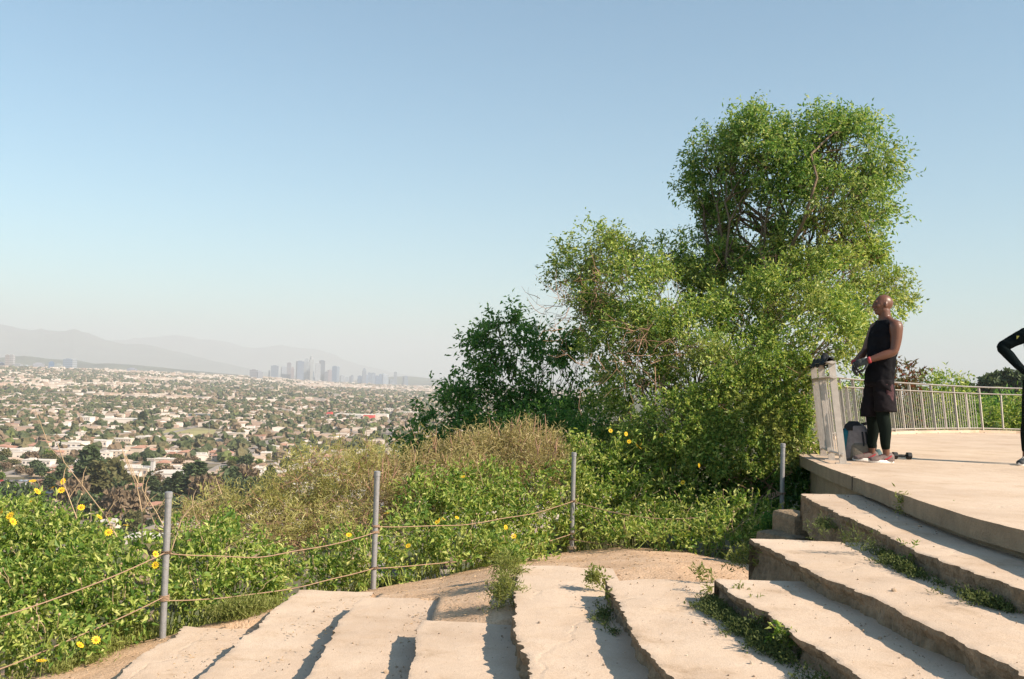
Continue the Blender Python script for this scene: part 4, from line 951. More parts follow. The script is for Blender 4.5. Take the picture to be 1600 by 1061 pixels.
# streets between the lots
ca, sa = math.cos(0.12), math.sin(0.12); RW = []; rT = []
def street(x0, y0, x1, y1, w=11):
    n = 24; P = [(x0 + (x1 - x0) * k / n, y0 + (y1 - y0) * k / n) for k in range(n + 1)]; L_ = math.hypot(x1 - x0, y1 - y0); nx_, ny_ = -(y1 - y0) / L_ * w / 2, (x1 - x0) / L_ * w / 2
    for k in range(n):
        b0 = len(RW)
        for (x, y) in (P[k], P[k + 1]):
            for sg in (-1, 1): RW.append((x + sg * nx_, y + sg * ny_, float(z_plain(x, y)) + 0.35))
        rT.append([b0, b0 + 2, b0 + 3, b0 + 1])
for i in range(-16, 6):
    u0 = i * STX; street(u0 * ca - 500 * sa, u0 * sa + 500 * ca, u0 * ca - 3300 * sa, u0 * sa + 3300 * ca)
for j in range(3, 15):
    v0 = j * STY; street(-2400 * ca - v0 * sa, -2400 * sa + v0 * ca, 800 * ca - v0 * sa, 800 * sa + v0 * ca, 14)
RW = np.array(RW); rQ = np.array(rT); cen = RW[rQ].mean(1); okq = (cen[:, 1] > 520) & (cen[:, 1] < 3300) & (cen[:, 0] / cen[:, 1] < 0.15)
tag(link('road', mesh_np('road', RW, None, rQ[okq], [plain('road_surface', (0.27, 0.235, 0.205), 0.9, var=0.15, scale=0.05)])), kind='structure')
# landmarks, so that a label can say where its house or tree stands
LM = [(184,660,'the long white warehouse'),(92,685,'the long white rows'),(55,728,'the white two-storey building'),(266,745,'the large white hall'),(216,778,'the grey white warehouse'),(320,748,'the tan flat-roofed building'),(292,676,'the sports field'),
 (401,685,'the long red roof'),(575,652,'the red store front'),(138,745,'the tallest conifer'),(308,756,'the conifer row'),(20,758,'the parking lot'),(202,738,'the cream commercial building'),(270,715,'the clay red roof'),(188,692,'the cream apartment building'),(600,708,'the white building above the brush'),(428,610,'the pale church tower'),(640,656,'the low cream warehouse'),(450,700,'the pale brush top'),(360,683,'the pale church hall')]
ORD = ['nearest', 'second', 'third', 'fourth', 'fifth', 'sixth', 'seventh', 'eighth', 'ninth', 'tenth', 'eleventh', 'twelfth', 'thirteenth', 'fourteenth', 'fifteenth', 'sixteenth', 'seventeenth', 'eighteenth', 'nineteenth', 'twentieth']
def relabel(objs, kinds):
    B = {}
    for o in objs:
        x, y, z = o.location; v = Vector((x, y, z + 4)); d = v.dot(_f); px = 800 + FPX * v.dot(_r) / d; py = 530.5 - FPX * v.dot(_u) / d
        dd = [math.hypot(px - a, (py - b) * 1.6) for a, b, _ in LM]; i = int(np.argmin(dd)); a, b, nm = LM[i]; dx, dy = px - a, (py - b) * 1.6
        rel = ('right of' if dx > 0 else 'left of') if abs(dx) > abs(dy) else ('below' if dy > 0 else 'above')
        B.setdefault((kinds[o], rel, nm), []).append((dd[i], o))
    for (k, rel, nm), L in B.items():
        L.sort(key=lambda t: t[0])
        for j, (_, o) in enumerate(L): o['label'] = (ORD[j] + ' ' if len(L) > 1 and j < 20 else '') + k + ' ' + rel + ' ' + nm
STK = {('round', 0): 'rounded dark green tree', ('round', 1): 'rounded olive tree', ('round', 2): 'rounded brownish tree', ('round', 3): 'rounded bright green tree', ('wide', 0): 'wide dark green tree', ('wide', 1): 'wide olive tree', ('wide', 2): 'wide brownish tree'}
relabel(list(HK), HK); TK = {}
# trees over the plain
def tree_mass(name, x, y, z, h, rg, lab, mats, sub=1):
    """each tree a lumpy low solid of 20 faces"""
    bm = bmesh.new(); bmesh.ops.create_icosphere(bm, subdivisions=sub, radius=1); B = np.array([v.co[:] for v in bm.verts]); F = np.array([[v.index for v in f.verts] for f in bm.faces]); bm.free()
    n = len(x); nb = len(B)
    J = B[None] * (1 + 0.35 * rg.normal(size=(n, nb, 1)).clip(-1.6, 1.6)); V = np.zeros((n, nb, 3)); w = h * (0.42 + 0.3 * rg.random(n))
    V[:, :, 0] = x[:, None] + J[:, :, 0] * w[:, None]; V[:, :, 1] = y[:, None] + J[:, :, 1] * w[:, None]; V[:, :, 2] = z[:, None] + (0.5 + 0.5 * J[:, :, 2]) * h[:, None]
    T = (np.arange(n)[:, None, None] * nb + F[None]).reshape(-1, 3)
    tag(link(name, mesh_np(name, V.reshape(-1, 3), T, None, mats)), lab, kind='stuff')
TMIX = island_mat('tree_mix', [(0,(0.05,0.065,0.03)),(0.15,(0.075,0.09,0.04)),(0.32,(0.13,0.115,0.06)),(0.5,(0.08,0.09,0.045)),(0.65,(0.18,0.135,0.09)),(0.85,(0.065,0.08,0.04)),(0.95,(0.12,0.14,0.05))], 0.95)
tx, ty = lots(340, 3300, 17, 21, 0.12, rg, 1.0)
k = (rg.random(len(tx)) < 0.66 + 0.55 * fbm(tx / 160, ty / 160, s=81)); tx, ty = tx[k], ty[k]; o = np.argsort(ty); tx, ty = tx[o], ty[o]
fr = np.array([free(a, b, -3) for a, b in zip(tx, ty)]); tx, ty = tx[fr], ty[fr]
seen = np.array([(800 + FPX * a / b) > -40 and (800 + FPX * a / b) < 690 and b > 520 for a, b in zip(tx, ty)])
first = np.where(seen)[0][:270]; mask = np.ones(len(tx), bool); mask[first] = False; zt2 = terrain(tx, ty)
keys = list(KL)
for i in first:
    key = keys[rg.choice(7, p=[0.27, 0.17, 0.13, 0.05, 0.2, 0.12, 0.06])]; h = 6 + 7 * rg.random() ** 1.5
    TK[city_tree(key, tx[i], ty[i], h, KL[key], 'trees among the houses', 0.9 + 0.3 * rg.random(), 'city_tree', float(zt2[i]))] = STK[key]
relabel(list(TK), TK)
n = int(mask.sum()); tree_mass('suburban_trees', tx[mask], ty[mask], zt2[mask], 6 + 7 * rg.random(n) ** 1.5, rg, 'mass of dark trees between the houses', [TMIX], 2)
tx, ty = lots(3200, 12500, 36, 50, 0.4, rg, 1.0)
k = fbm(tx / 700, ty / 700, s=83) + 0.5 * fbm(tx / 180, ty / 180, s=84) > -0.14 + 0.25 * np.clip((ty - 6000) / 4000, 0, 1); tx, ty = tx[k], ty[k]; n = len(tx)
tree_mass('far_trees', tx, ty, z_plain(tx, ty), 9 + 9 * rg.random(n), rg, 'far belt of trees fading into haze', [TMIX])

# ------------------------------------------------------------------ downtown towers and the mid-city towers
def tower(x0, x1, yt, yb, dist, col, label, crown=None, dep=1.0, group='downtown towers on the horizon', seed=0):
    mx = (x0 + x1) / 2; b = at_y(mx, yb, dist); t = at_y(mx, yt, dist); w = (x1 - x0) / FPX * dist; h = t.z - b.z; d = w * dep
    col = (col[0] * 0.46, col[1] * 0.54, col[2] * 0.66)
    root = empty('office_tower', (b.x, b.y, b.z), 0.1 + 0.15 * (seed % 3)); tag(root, label, 'tower', group)
    m = plain('tower_' + str(seed), col, 0.5, spec=0.4)
    mb = MB(); body = h * (0.86 if crown in ('step', 'crown') else 1.0); mb.box((0, 0, body / 2 - 30), (w, d, body + 60)); 
    nf = max(5, int(body / 16))
    for f in range(nf):   # dark window bands, set just proud of the wall
        mb.box((0, 0, body * (f + 0.6) / nf), (w + 0.6, d + 0.6, body / nf * 0.42), m=1)
    mb.build('wall', [m, plain('tower_glass_' + str(seed), tuple(k * 0.6 for k in col), 0.3, spec=0.6)], root)
    cb = MB()
    if crown == 'step': cb.box((0, 0, body + h * 0.05), (w * 0.7, d * 0.7, h * 0.1)); cb.box((0, 0, body + h * 0.11), (w * 0.4, d * 0.4, h * 0.06))
    elif crown == 'crown': cb.tube([(0, 0, body), (0, 0, body + h * 0.09)], w * 0.42, 16); cb.tube([(0, 0, body + h * 0.09), (0, 0, body + h * 0.14)], w * 0.30, 16)
    elif crown == 'slant':
        cb.add([[-w/2,-d/2,body],[w/2,-d/2,body],[w/2,d/2,body],[-w/2,d/2,body],[-w/2,-d/2,body+h*0.14],[-w/2,d/2,body+h*0.14]], T=[[0,1,4],[2,3,5]], Q=[[1,2,5,4],[0,4,5,3]])
    else: cb.box((0, 0, body + 3), (w * 0.5, d * 0.5, 8))
    cb.build('roof', m, root)
TW = [(423.5,434,571.5,591,(0.30,0.34,0.40),'leftmost grey-blue slab of downtown',None),(419,421.5,579,591,(0.5,0.48,0.46),'thin small pale block left of the leftmost slab',None),(439,447,573,592,(0.62,0.60,0.58),'second downtown tower from the left, white-grey',None),
 (448,454,567,593,(0.50,0.40,0.38),'reddish-brown tower, left of a pair',None),(454,459,573,594,(0.60,0.42,0.38),'pinkish tower beside the reddish-brown one','step'),(462.5,473,564.5,595,(0.27,0.31,0.38),'broad dark blue-grey tower left of the tallest tower',None),
 (473.5,482,560,594,(0.66,0.62,0.56),'broad pale tower with a stepped top','step'),(478,483.5,571,597,(0.32,0.36,0.42),'slim grey tower in front of the pale stepped tower',None),(482.5,488,556.5,595,(0.70,0.64,0.55),'tallest tower of the skyline with a pale crown','crown'),
 (483,490,580,598,(0.40,0.46,0.52),'short blue tower at the foot of the tallest tower',None),(492,500,568,596,(0.74,0.68,0.62),'cream white tower right of the tallest one',None),(498.5,506,563.5,596,(0.20,0.21,0.24),'tall dark tower right of the cream one',None),
 (490,499,590,599,(0.5,0.52,0.52),'low wide grey block in the middle of downtown',None),(507,511.5,581,598,(0.34,0.32,0.34),'small dark block right of the tall dark tower',None),(511.6,518,578.5,598,(0.55,0.40,0.38),'pinkish block right of the small dark block',None),
 (518.5,526,572.5,600,(0.24,0.32,0.42),'wide deep blue tower with a flat top',None),(526,529.5,573.5,600,(0.52,0.58,0.62),'pale blue strip tower joined to the wide blue one',None),(531,537,587,602,(0.58,0.56,0.54),'low pale block right of the blue tower',None),
 (539,544,589.5,602,(0.76,0.74,0.70),'small white block between low dark ones',None),(545,548,588.5,601,(0.4,0.4,0.42),'small dark block right of the small white one',None),(548,551.5,586.5,601,(0.34,0.35,0.37),'small dark tower alone in the skyline gap',None),
 (558.5,565,587.5,603,(0.26,0.32,0.42),'short blue block left of the slim crowned tower',None),(565.5,571,575,603,(0.42,0.42,0.44),'slim tower tallest of the right cluster','step'),(569,574,586,604,(0.42,0.48,0.56),'blue-grey block right of the slim crowned tower',None),(574,579,582.5,604,(0.50,0.52,0.56),'grey tower second in the right cluster',None),
 (579.5,585.5,583,604,(0.44,0.47,0.52),'grey tower third in the right cluster',None),(585.8,591,587.5,605,(0.24,0.30,0.40),'dark blue block in the right cluster',None),(591.3,597,585,605,(0.34,0.42,0.52),'blue tower left of the angled white block',None),(597.5,606,586.5,606,(0.72,0.72,0.70),'white block with a slanted roof','slant'),
 (608,614.5,593,606,(0.34,0.36,0.36),'dark squat block left of the rightmost pair',None),(614.7,619.4,581.5,606,(0.52,0.52,0.52),'slim grey tower near the right end of the skyline',None),(612,618,597,607,(0.7,0.68,0.64),'low pale block at the foot of the slim grey tower',None),(629.7,636,588,606,(0.30,0.34,0.38),'rightmost tower standing alone',None)]
for i, (a, b, yt, yb, c, lab, cr) in enumerate(TW): tower(a, b, yt, yb + 1.5, 13000 + (i % 5) * 90, c, lab, cr, seed=i)
TL = [(7.5,13,555,577,(0.52,0.40,0.33),'tan half of the tall twin slab at the far left, darkened as its shaded side',None),(13.2,21,555,577,(0.74,0.62,0.52),'tall tan tower at the far left of the city',None),(-3,6,567,577,(0.35,0.36,0.42),'grey block at the left frame edge',None),(76,84,566,577,(0.20,0.30,0.42),'blue glass block on the left horizon',None),  # left half of one slab, its shade put into a darker tan
 (86,96.5,569.5,578,(0.70,0.66,0.52),'cream block right of the blue glass block',None),(99.5,113,561.5,579,(0.40,0.43,0.46),'broad grey tower on the left horizon',None),(113.2,119.5,562,579,(0.66,0.62,0.56),'beige slab joined to the broad grey tower',None),(22,33,569,578,(0.62,0.56,0.50),'low wide tan block right of the tall tan tower',None),(37,45,571.5,579,(0.76,0.72,0.66),'small white block on the left horizon',None),(52,68,568,579,(0.60,0.54,0.52),'wide pinkish block left of the blue glass block',None),
 (200,212,576,583,(0.56,0.54,0.56),'wide low grey block past the left towers',None),(390,402,578,589,(0.50,0.44,0.42),'brownish block left of downtown',None),(402,410,581,589,(0.6,0.55,0.52),'pale block beside the brownish block left of downtown',None)]
for i, (a, b, yt, yb, c, lab, cr) in enumerate(TL): tower(a, b, yt, yb + 2, 8200 + (i % 3) * 60, c, lab, cr, group='mid-city towers on the left horizon', seed=50 + i)

# ------------------------------------------------------------------ the green knoll beyond the terrace
rg = np.random.default_rng(66)
def knoll_tree(px, py, y, h_px, w, key, lab):
    p = at_y(px, py, y); z = float(terrain(p.x, p.y)); h = (h_px / FPX) * y + max(0, p.z - z)
    r = city_tree(key, p.x, p.y, h, lab, 'trees on the far knoll', w, 'knoll_tree', z)
for a in [(1551,606,330,22,1.1,('round',0),'dark rounded tree on the knoll, left of the biggest one'),(1572,606,332,29,1.1,('round',0),'biggest dark tree on the far knoll'),(1590,606,328,26,1.0,('round',0),'dark tree beside the second person on the far knoll'),(1611,606,330,24,1.0,('round',0),'dark tree on the knoll at the frame edge'),(1540,607,334,16,0.9,('round',2),'thin reddish tree at the left end of the dark knoll trees'),(1511,606,360,9,1.4,('round',0),'small dome shaped tree alone on the far knoll')]: knoll_tree(*a)
n = 900; kx = rg.uniform(90, 300, n); ky = rg.uniform(200, 420, n); k = (kx / ky > 0.38) & (kx / ky < 0.66); kx, ky = kx[k], ky[k]; tree_mass('knoll_scrub', kx, ky, terrain(kx, ky), 1.5 + 3 * rg.random(len(kx)) ** 2, rg, 'green scrub covering the far knoll', [island_mat('knoll_mix', [(0,(0.06,0.10,0.03)),(0.4,(0.10,0.14,0.04)),(0.75,(0.16,0.17,0.07))], 0.95)])
# ------------------------------------------------------------------ guard railing around the terrace
def path_at(P, s):
    seg = np.hypot(*np.diff(P, axis=0).T); cum = np.concatenate([[0], np.cumsum(seg)]); i = min(len(seg) - 1, int(np.searchsorted(cum, s, side='right') - 1))
    i = max(0, i); t = (s - cum[i]) / seg[i]; p = P[i] + (P[i + 1] - P[i]) * t; a = path_tan[i] * (1 - t) + path_tan[min(i + 1, len(P) - 1)] * t
    return p, a / np.linalg.norm(a)
path_tan = np.gradient(RAIL, axis=0); path_tan /= np.linalg.norm(path_tan, axis=1)[:, None]
RL = np.sum(np.hypot(*np.diff(RAIL, axis=0).T))
rail = empty('guard_railing', (3.56, 10.7, deck_z(3.56, 10.7))); RLOC = np.array(rail.location)
tag(rail, 'pale metal guard railing with thin pickets leaning outward around the terrace', 'railing')
HR, LEAN = 1.08, 0.13
def rp(s, h, off=0.0):
    """point on the leaning railing plane, h above the deck"""
    p, t = path_at(RAIL, s); n = np.array([-t[1], t[0]]); q = p + n * (LEAN * h + off)
    return np.array([q[0], q[1], deck_z(p[0], p[1]) + h]), t, n
def bar(mb, a, b_, n, wide, thin):
    """flat bar from a to b_, wide along n"""
    a = np.array(a); b_ = np.array(b_); n3 = np.array([n[0], n[1], 0.0]); d = unit(b_ - a); s = np.cross(d, n3)
    V = [q + n3 * wide / 2 * i + s * thin / 2 * j for q in (a, b_) for i, j in ((-1, -1), (1, -1), (1, 1), (-1, 1))]
    mb.add(V, Q=[[0,1,2,3],[7,6,5,4],[0,4,5,1],[1,5,6,2],[2,6,7,3],[3,7,4,0]])
stations = [0.0, 0.6, 1.31]
s0 = 1.31
while s0 + 1.12 < RL - 0.3: s0 += 1.12; stations.append(s0)
for i, s in enumerate(stations):
    a, t, n = rp(s, 0.0); b_, _, _ = rp(s, HR)
    mb = MB(); bar(mb, a, b_, n, 0.072 if i < 4 else 0.055, 0.022); mb.box((a[0], a[1], a[2] + 0.006), (0.16, 0.05, 0.012), rot=rz(math.atan2(n[1], n[0])))
    mb.build('post', M['rail'], rail, local=RLOC)
    if i + 1 < len(stations) and i > 1:
        sm = (s + stations[i + 1]) / 2; a, t, n = rp(sm, 0.09); b_, _, _ = rp(sm, HR - 0.15); mb = MB(); bar(mb, a, b_, n, 0.05, 0.02); mb.build('short_post', M['rail'], rail, local=RLOC)
def rail_bar(h, w, th, name):
    ss = np.arange(-0.05, RL - 0.2, 0.25); mb = MB(); P = []
    for s in ss: P.append(rp(max(s, 0), h)[0] - (np.append(rp(0, h)[1], 0) * 0.05 if s < 0 else 0))
    mb.tube(P, 1.0, 4, flat=(th, w)); mb.build(name, M['rail'], rail, local=RLOC)
rail_bar(HR + 0.01, 0.017, 0.060, 'top_rail'); rail_bar(HR - 0.15, 0.015, 0.048, 'middle_rail'); rail_bar(0.10, 0.014, 0.022, 'bottom_rail')
s_turn = 0
_seg = np.cumsum(np.hypot(*np.diff(RAIL, axis=0).T)); s_turn = _seg[9]
for i in range(len(stations) - 1):
    if stations[i] >= s_turn - 0.3: break
    mb = MB(); k = stations[i] + 0.06
    while k < stations[i + 1] - 0.04:
        a, t, n = rp(k, 0.10); b_, _, _ = rp(k, HR - 0.15); bar(mb, a, b_, n, 0.012, 0.010); k += 0.115
    mb.build('picket_panel', M['rail'], rail, local=RLOC)

# dark cloth thrown over the near end of the top rail
M['black_cloth'] = plain('black_cloth', (0.018, 0.02, 0.022), 0.85, var=0.3, scale=12, bump=0.5, bscale=30)
u_, v_ = np.meshgrid(np.linspace(0, 1, 34), np.linspace(-1, 1, 15), indexing='ij')
V = []
for a in range(34):
    for b_ in range(15):
        s = 0.06 + 1.0 * u_[a, b_]; base, t, n = rp(s, HR + 0.035); v = v_[a, b_]
        w = 0.10 * (1 + 0.35 * math.sin(u_[a, b_] * 11)); lift = 0.015 * float(vn(u_[a, b_] * 9, v * 3, s=5)) + 0.075 * math.exp(-((u_[a, b_] - 0.28) / 0.05) ** 2) * (1 - abs(v)) + 0.02 * float(vn(u_[a, b_] * 20, v * 6, s=6))
        V.append([base[0] + n[0] * v * w * (0.55 if abs(v) > 0.5 else 0.7), base[1] + n[1] * v * w * 0.6, base[2] + 0.014 + lift - 0.075 * max(0, abs(v) - 0.4) / 0.6])
i, j = np.meshgrid(np.arange(33), np.arange(14), indexing='ij'); Q = np.stack([i * 15 + j, i * 15 + j + 1, (i + 1) * 15 + j + 1, (i + 1) * 15 + j], -1).reshape(-1, 4)
o = link('cloth', mesh_np('cloth', V, None, Q, [M['black_cloth']], smooth=True)); sm = o.modifiers.new('thick', 'SOLIDIFY'); sm.thickness = 0.012
tag(o, 'crumpled black cloth lying over the near end of the top rail', 'cloth')

# ------------------------------------------------------------------ cable fence
PB = [((-4.35, 5.2), 'steel cable post just outside the frame'), ((-2.575, 7.62), 'leftmost steel cable post, nearest to the viewer'), ((-1.197, 9.16), 'second steel cable post from the left, beside the dry brush'), ((0.749, 11.45), 'third steel cable post, half sunk in the leafy mound'), ((3.112, 11.35), 'rightmost steel cable post, beside the terrace steps')]
PTOP = []
for i, ((x, y), lab) in enumerate(PB):
    z = float(terrain(x, y)) - 0.02; 
    h = {1: 1.11, 2: 1.08, 3: 1.08, 4: 1.15}.get(i, 1.06)
    if i == 4: z = -1.77
    if i == 3: z = -1.88
    PTOP.append((x, y, z, h))
    if i == 0: continue
    r = empty('fence_post', (x, y, z)); tag(r, lab, 'post', 'steel posts of the cable fence')
    mb = MB(); mb.tube([(0, 0, -0.15), (0.0, 0, h * 0.5), (0.0, 0, h)], 0.0255, 16); mb.build('post', M['steel'], r, smooth=False)
    cb = MB(); cb.tube([(0, 0, h - 0.03), (0, 0, h + 0.008), (0, 0, h + 0.014)], [0.030, 0.030, 0.022], 16); cb.build('cap', M['steel'], r)
    fb = MB(); fb.tube([(0, 0, 0.0), (0, 0, 0.025)], [0.06, 0.05], 12); fb.build('base', M['riser'], r)
def cable(i, j, fa, fb, sag, lab, wav=0.02):
    a = PTOP[i]; b_ = PTOP[j]; A = np.array([a[0] , a[1], a[2] + a[3] * fa]); B = np.array([b_[0], b_[1], b_[2] + b_[3] * fb]); d = unit(B - A)
    side = np.array([0.0, -0.034, 0]); t = np.linspace(0, 1, 40)[:, None]; P = A + side + (B - A) * t; P[:, 2] -= sag * 4 * (t * (1 - t))[:, 0]
    P[:, 2] += wav * vn(t[:, 0] * 5, i * 3.1 + fa * 7, s=4) * np.sin(np.pi * t[:, 0]); P[:, 1] += wav * vn(t[:, 0] * 4, s=9) * np.sin(np.pi * t[:, 0])
    if i == 3: P[:, 1] -= 0.22 * np.sin(np.pi * t[:, 0])      # draped forward over the leaves
    mb = MB(); mb.tube(P, 0.0048, 6)
    for Q_, f in ((A, a), (B, b_)):
        an = np.linspace(0, 4.4 * math.pi, 26); mb.tube(np.stack([Q_[0] + 0.036 * np.cos(an), Q_[1] + 0.036 * np.sin(an), Q_[2] - 0.012 + an * 0.0018], 1), 0.0048, 5)
    tag(mb.build('cable', M['rope'], smooth=True), lab, 'cable', 'rusty cables strung between the posts')
cable(0, 1, 0.62, 0.60, 0.17, 'upper rusty cable sagging left of the leftmost post'); cable(0, 1, 0.24, 0.30, 0.14, 'lower rusty cable sagging left of the leftmost post')
cable(1, 2, 0.60, 0.50, 0.10, 'upper rusty cable between the two left posts'); cable(1, 2, 0.28, 0.20, 0.07, 'lower rusty cable between the two left posts')
cable(2, 3, 0.55, 0.50, 0.10, 'upper rusty cable between second and third post'); cable(2, 3, 0.20, 0.16, 0.08, 'lower rusty cable between second and third post')
cable(3, 4, 0.50, 0.52, 0.20, 'upper rusty cable knotted to the rightmost post'); cable(3, 4, 0.10, 0.05, 0.08, 'lower rusty cable left of the rightmost post, near the ground')
kb = MB(); a = PTOP[4]; 
for k in range(5):
    c = np.array([a[0] - 0.06 - 0.045 * k, a[1] - 0.04, a[2] + a[3] * 0.52 - 0.012 * k]); an = np.linspace(0, 6.2, 12); kb.tube(np.stack([c[0] + 0.012 * np.cos(an), c[1] + 0.015 * np.sin(an), c[2] + 0.022 * np.sin(an + 0.5 * k)], 1), 0.005, 5)
kb.tube([(a[0] - 0.16, a[1] - 0.05, a[2] + a[3] * 0.47), (a[0] - 0.2, a[1] - 0.06, a[2] + a[3] * 0.36), (a[0] - 0.29, a[1] - 0.06, a[2] + a[3] * 0.2)], 0.005, 5)
tag(kb.build('cable_knot', M['rope']), 'frayed cable knot at the rightmost post with a loose end', 'knot')

# tall dry stalks rising over the left bush
for k, (pts, yy, lab) in enumerate([([(198,868),(165,806),(128,758),(100,722),(78,700),(55,640)], 7.9, 'longest dry stalk leaning up left out of the left bush'), ([(222,850),(222,800),(214,760),(200,728),(191,706)], 7.7, 'dry stalk bending upward just left of the leftmost post'),
      ([(262,835),(244,800),(222,765),(207,740),(196,712)], 7.9, 'thin dry stalk crossing to the leftmost post'), ([(258,845),(240,815),(226,775),(215,755)], 7.6, 'short dry stalk beside the leftmost post'), ([(120,810),(108,778),(98,755)], 7.8, 'flower stalk standing out of the left bush'), ([(268,860),(283,812),(300,792),(346,772)], 8.3, 'reddish dry stalk right of the leftmost post')]):
    P = [np.array(at_y(px, py, yy + 0.05 * i)) for i, (px, py) in enumerate(pts)]
    mb = MB(); mb.tube(P, np.linspace(0.0052, 0.002, len(P)), 5)
    for q in range(3): a = P[1 + q % (len(P) - 1)]; mb.tube([a, a + np.array([0.06 - 0.05 * q, 0, 0.10]), a + np.array([0.12 - 0.09 * q, 0, 0.15])], [0.004, 0.003, 0.0015], 4)
    tag(mb.build('dry_stalk', M['twig']), lab, 'stalk', 'dry stalks over the left bush')

# ------------------------------------------------------------------ weeds and grass
def ground_at(px, py, zf=terrain, z=-1.6):
    for _ in range(25):
        p = at_z(px, py, z); z = 0.5 * z + 0.5 * float(zf(p.x, p.y))
    return p
rg = np.random.default_rng(77)
def weed(px, py, rx, ry, lab, z=None, mat='leaf_fern', L=0.035, W=0.010, dens=1500, nlf=9, csz=0.05, name='weed'):
    p = at_z(px, py, z) if z is not None else ground_at(px, py); k = p.y / FPX
    r = empty(name, p); tag(r, lab, 'weed', 'weeds growing in the joints of the steps')
    c = np.array([p.x, p.y, p.z + ry * k * 0.7]); rr = np.array([rx * k, (rx + ry) / 2 * k * 0.8, ry * k]) * 0.72
    area_lobes('leaves', r, [(c, rr)], mat, dens, nlf, csz, L, W, rg, shell=0.7, up=0.9, zmin=lambda x, y: np.full(np.shape(x), p.z), lump=0.4); return r
weed(790,958,22,32,'large feathery green weed against the side of the fifth step', -1.56, L=0.045, W=0.006, csz=0.10, dens=1500)
weed(792,915,20,26,'feathery weed behind the large one, at the far corner of the fifth step', -1.52, L=0.045, W=0.007, csz=0.09, dens=1500)
weed(800,893,18,20,'small leafy weed between bush and far corner of the fifth step', -1.50, mat='leaf_bush', L=0.04, W=0.018)
weed(931,927,14,18,'small bush-like weed at the far corner of the fourth step', -1.42, L=0.035, W=0.014)
weed(953,958,10,8,'tiny green weed low in the shadow beside the fourth step', -1.42)
weed(1095,915,12,6,'low weed at the far corner of the third step', -1.30); weed(1113,932,9,8,'tiny pale weed under the far corner of the third step', -1.30)
weed(1150,893,17,8,'round weed on the dirt behind the third step', -1.25); weed(1177,896,10,6,'smaller weed right beside the round one behind the third step', -1.25)
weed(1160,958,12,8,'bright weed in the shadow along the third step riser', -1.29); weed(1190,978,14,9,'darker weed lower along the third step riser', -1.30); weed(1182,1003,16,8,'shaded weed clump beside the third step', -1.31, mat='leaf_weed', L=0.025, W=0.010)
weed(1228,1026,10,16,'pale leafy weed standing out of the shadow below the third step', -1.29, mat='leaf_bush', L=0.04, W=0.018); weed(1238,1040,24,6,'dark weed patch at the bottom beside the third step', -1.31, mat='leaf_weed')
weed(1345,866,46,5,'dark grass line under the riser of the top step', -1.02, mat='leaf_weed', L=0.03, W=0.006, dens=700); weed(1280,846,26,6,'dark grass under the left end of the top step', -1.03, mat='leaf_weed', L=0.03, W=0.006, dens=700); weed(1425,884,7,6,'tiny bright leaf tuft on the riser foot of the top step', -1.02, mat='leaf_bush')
weed(1500,817,9,7,'tiny weed in the joint under the terrace edge', -0.9, mat='leaf_bush'); weed(1415,805,14,5,'dark weed under the terrace edge', -0.9)
weed(1215,838,34,18,'shaded ivy-like weed below the concrete block', -1.5, mat='leaf_shade', L=0.05, W=0.035, dens=500); weed(1195,822,30,16,'shaded low plant left of the concrete block', -1.6, mat='leaf_shade', L=0.05, W=0.03, dens=500)
# grass fringe where the bushes meet the dirt
line = [(-60,1120),(60,1068),(130,1040),(200,1004),(240,995),(290,972),(370,975),(430,948),(470,920),(520,922),(590,915),(650,905),(700,892),(760,880),(860,857),(910,855),(960,842),(1010,838),(1060,828),(1110,822),(1150,818)]
parts = []; 
pts = []
for (a, b_), (c, d) in zip(line[:-1], line[1:]):
    n = max(2, int(math.hypot(c - a, d - b_) / 3.2))
    for k in range(n): pts.append((a + (c - a) * k / n, b_ + (d - b_) * k / n))
CC = []
for (px, py) in pts:
    p = ground_at(px, py - 3)
    for q in range(5): CC.append([p.x + 0.07 * rg.normal(), p.y + 0.06 * abs(rg.normal()) * (1 + 2 * (q > 2)) + 0.02, 0])
CC = np.array(CC); dens_ = fbm(CC[:, 0] * 1.7, CC[:, 1] * 1.7, s=91); hh = 0.05 + 0.10 * np.clip(dens_ + 0.55, 0, 1.3); CC[:, 2] = terrain(CC[:, 0], CC[:, 1])
k = rg.random(len(CC)) < np.clip(0.75 + dens_, 0, 1); CC = CC[k]; hh = hh[k]
nl = 42; ci = np.repeat(np.arange(len(CC)), nl); t = rg.random(len(ci))
P = CC[ci] + np.stack([rg.normal(size=len(ci)) * 0.045, rg.normal(size=len(ci)) * 0.045, t * hh[ci]], 1); D = rg.normal(size=P.shape) * 0.6 + [0, 0, 0.9]
V, T = leaves_np(P, D, rg.normal(size=P.shape) + [0, -0.5, 0.6], 0.032 * (0.6 + 0.8 * rg.random(len(P))), 0.006 + 0.006 * rg.random(len(P)))
tag(link('grass', mesh_np('grass', V, T, None, [M['leaf_fern']])), 'fringe of feathery grass between bushes and dirt', kind='stuff')
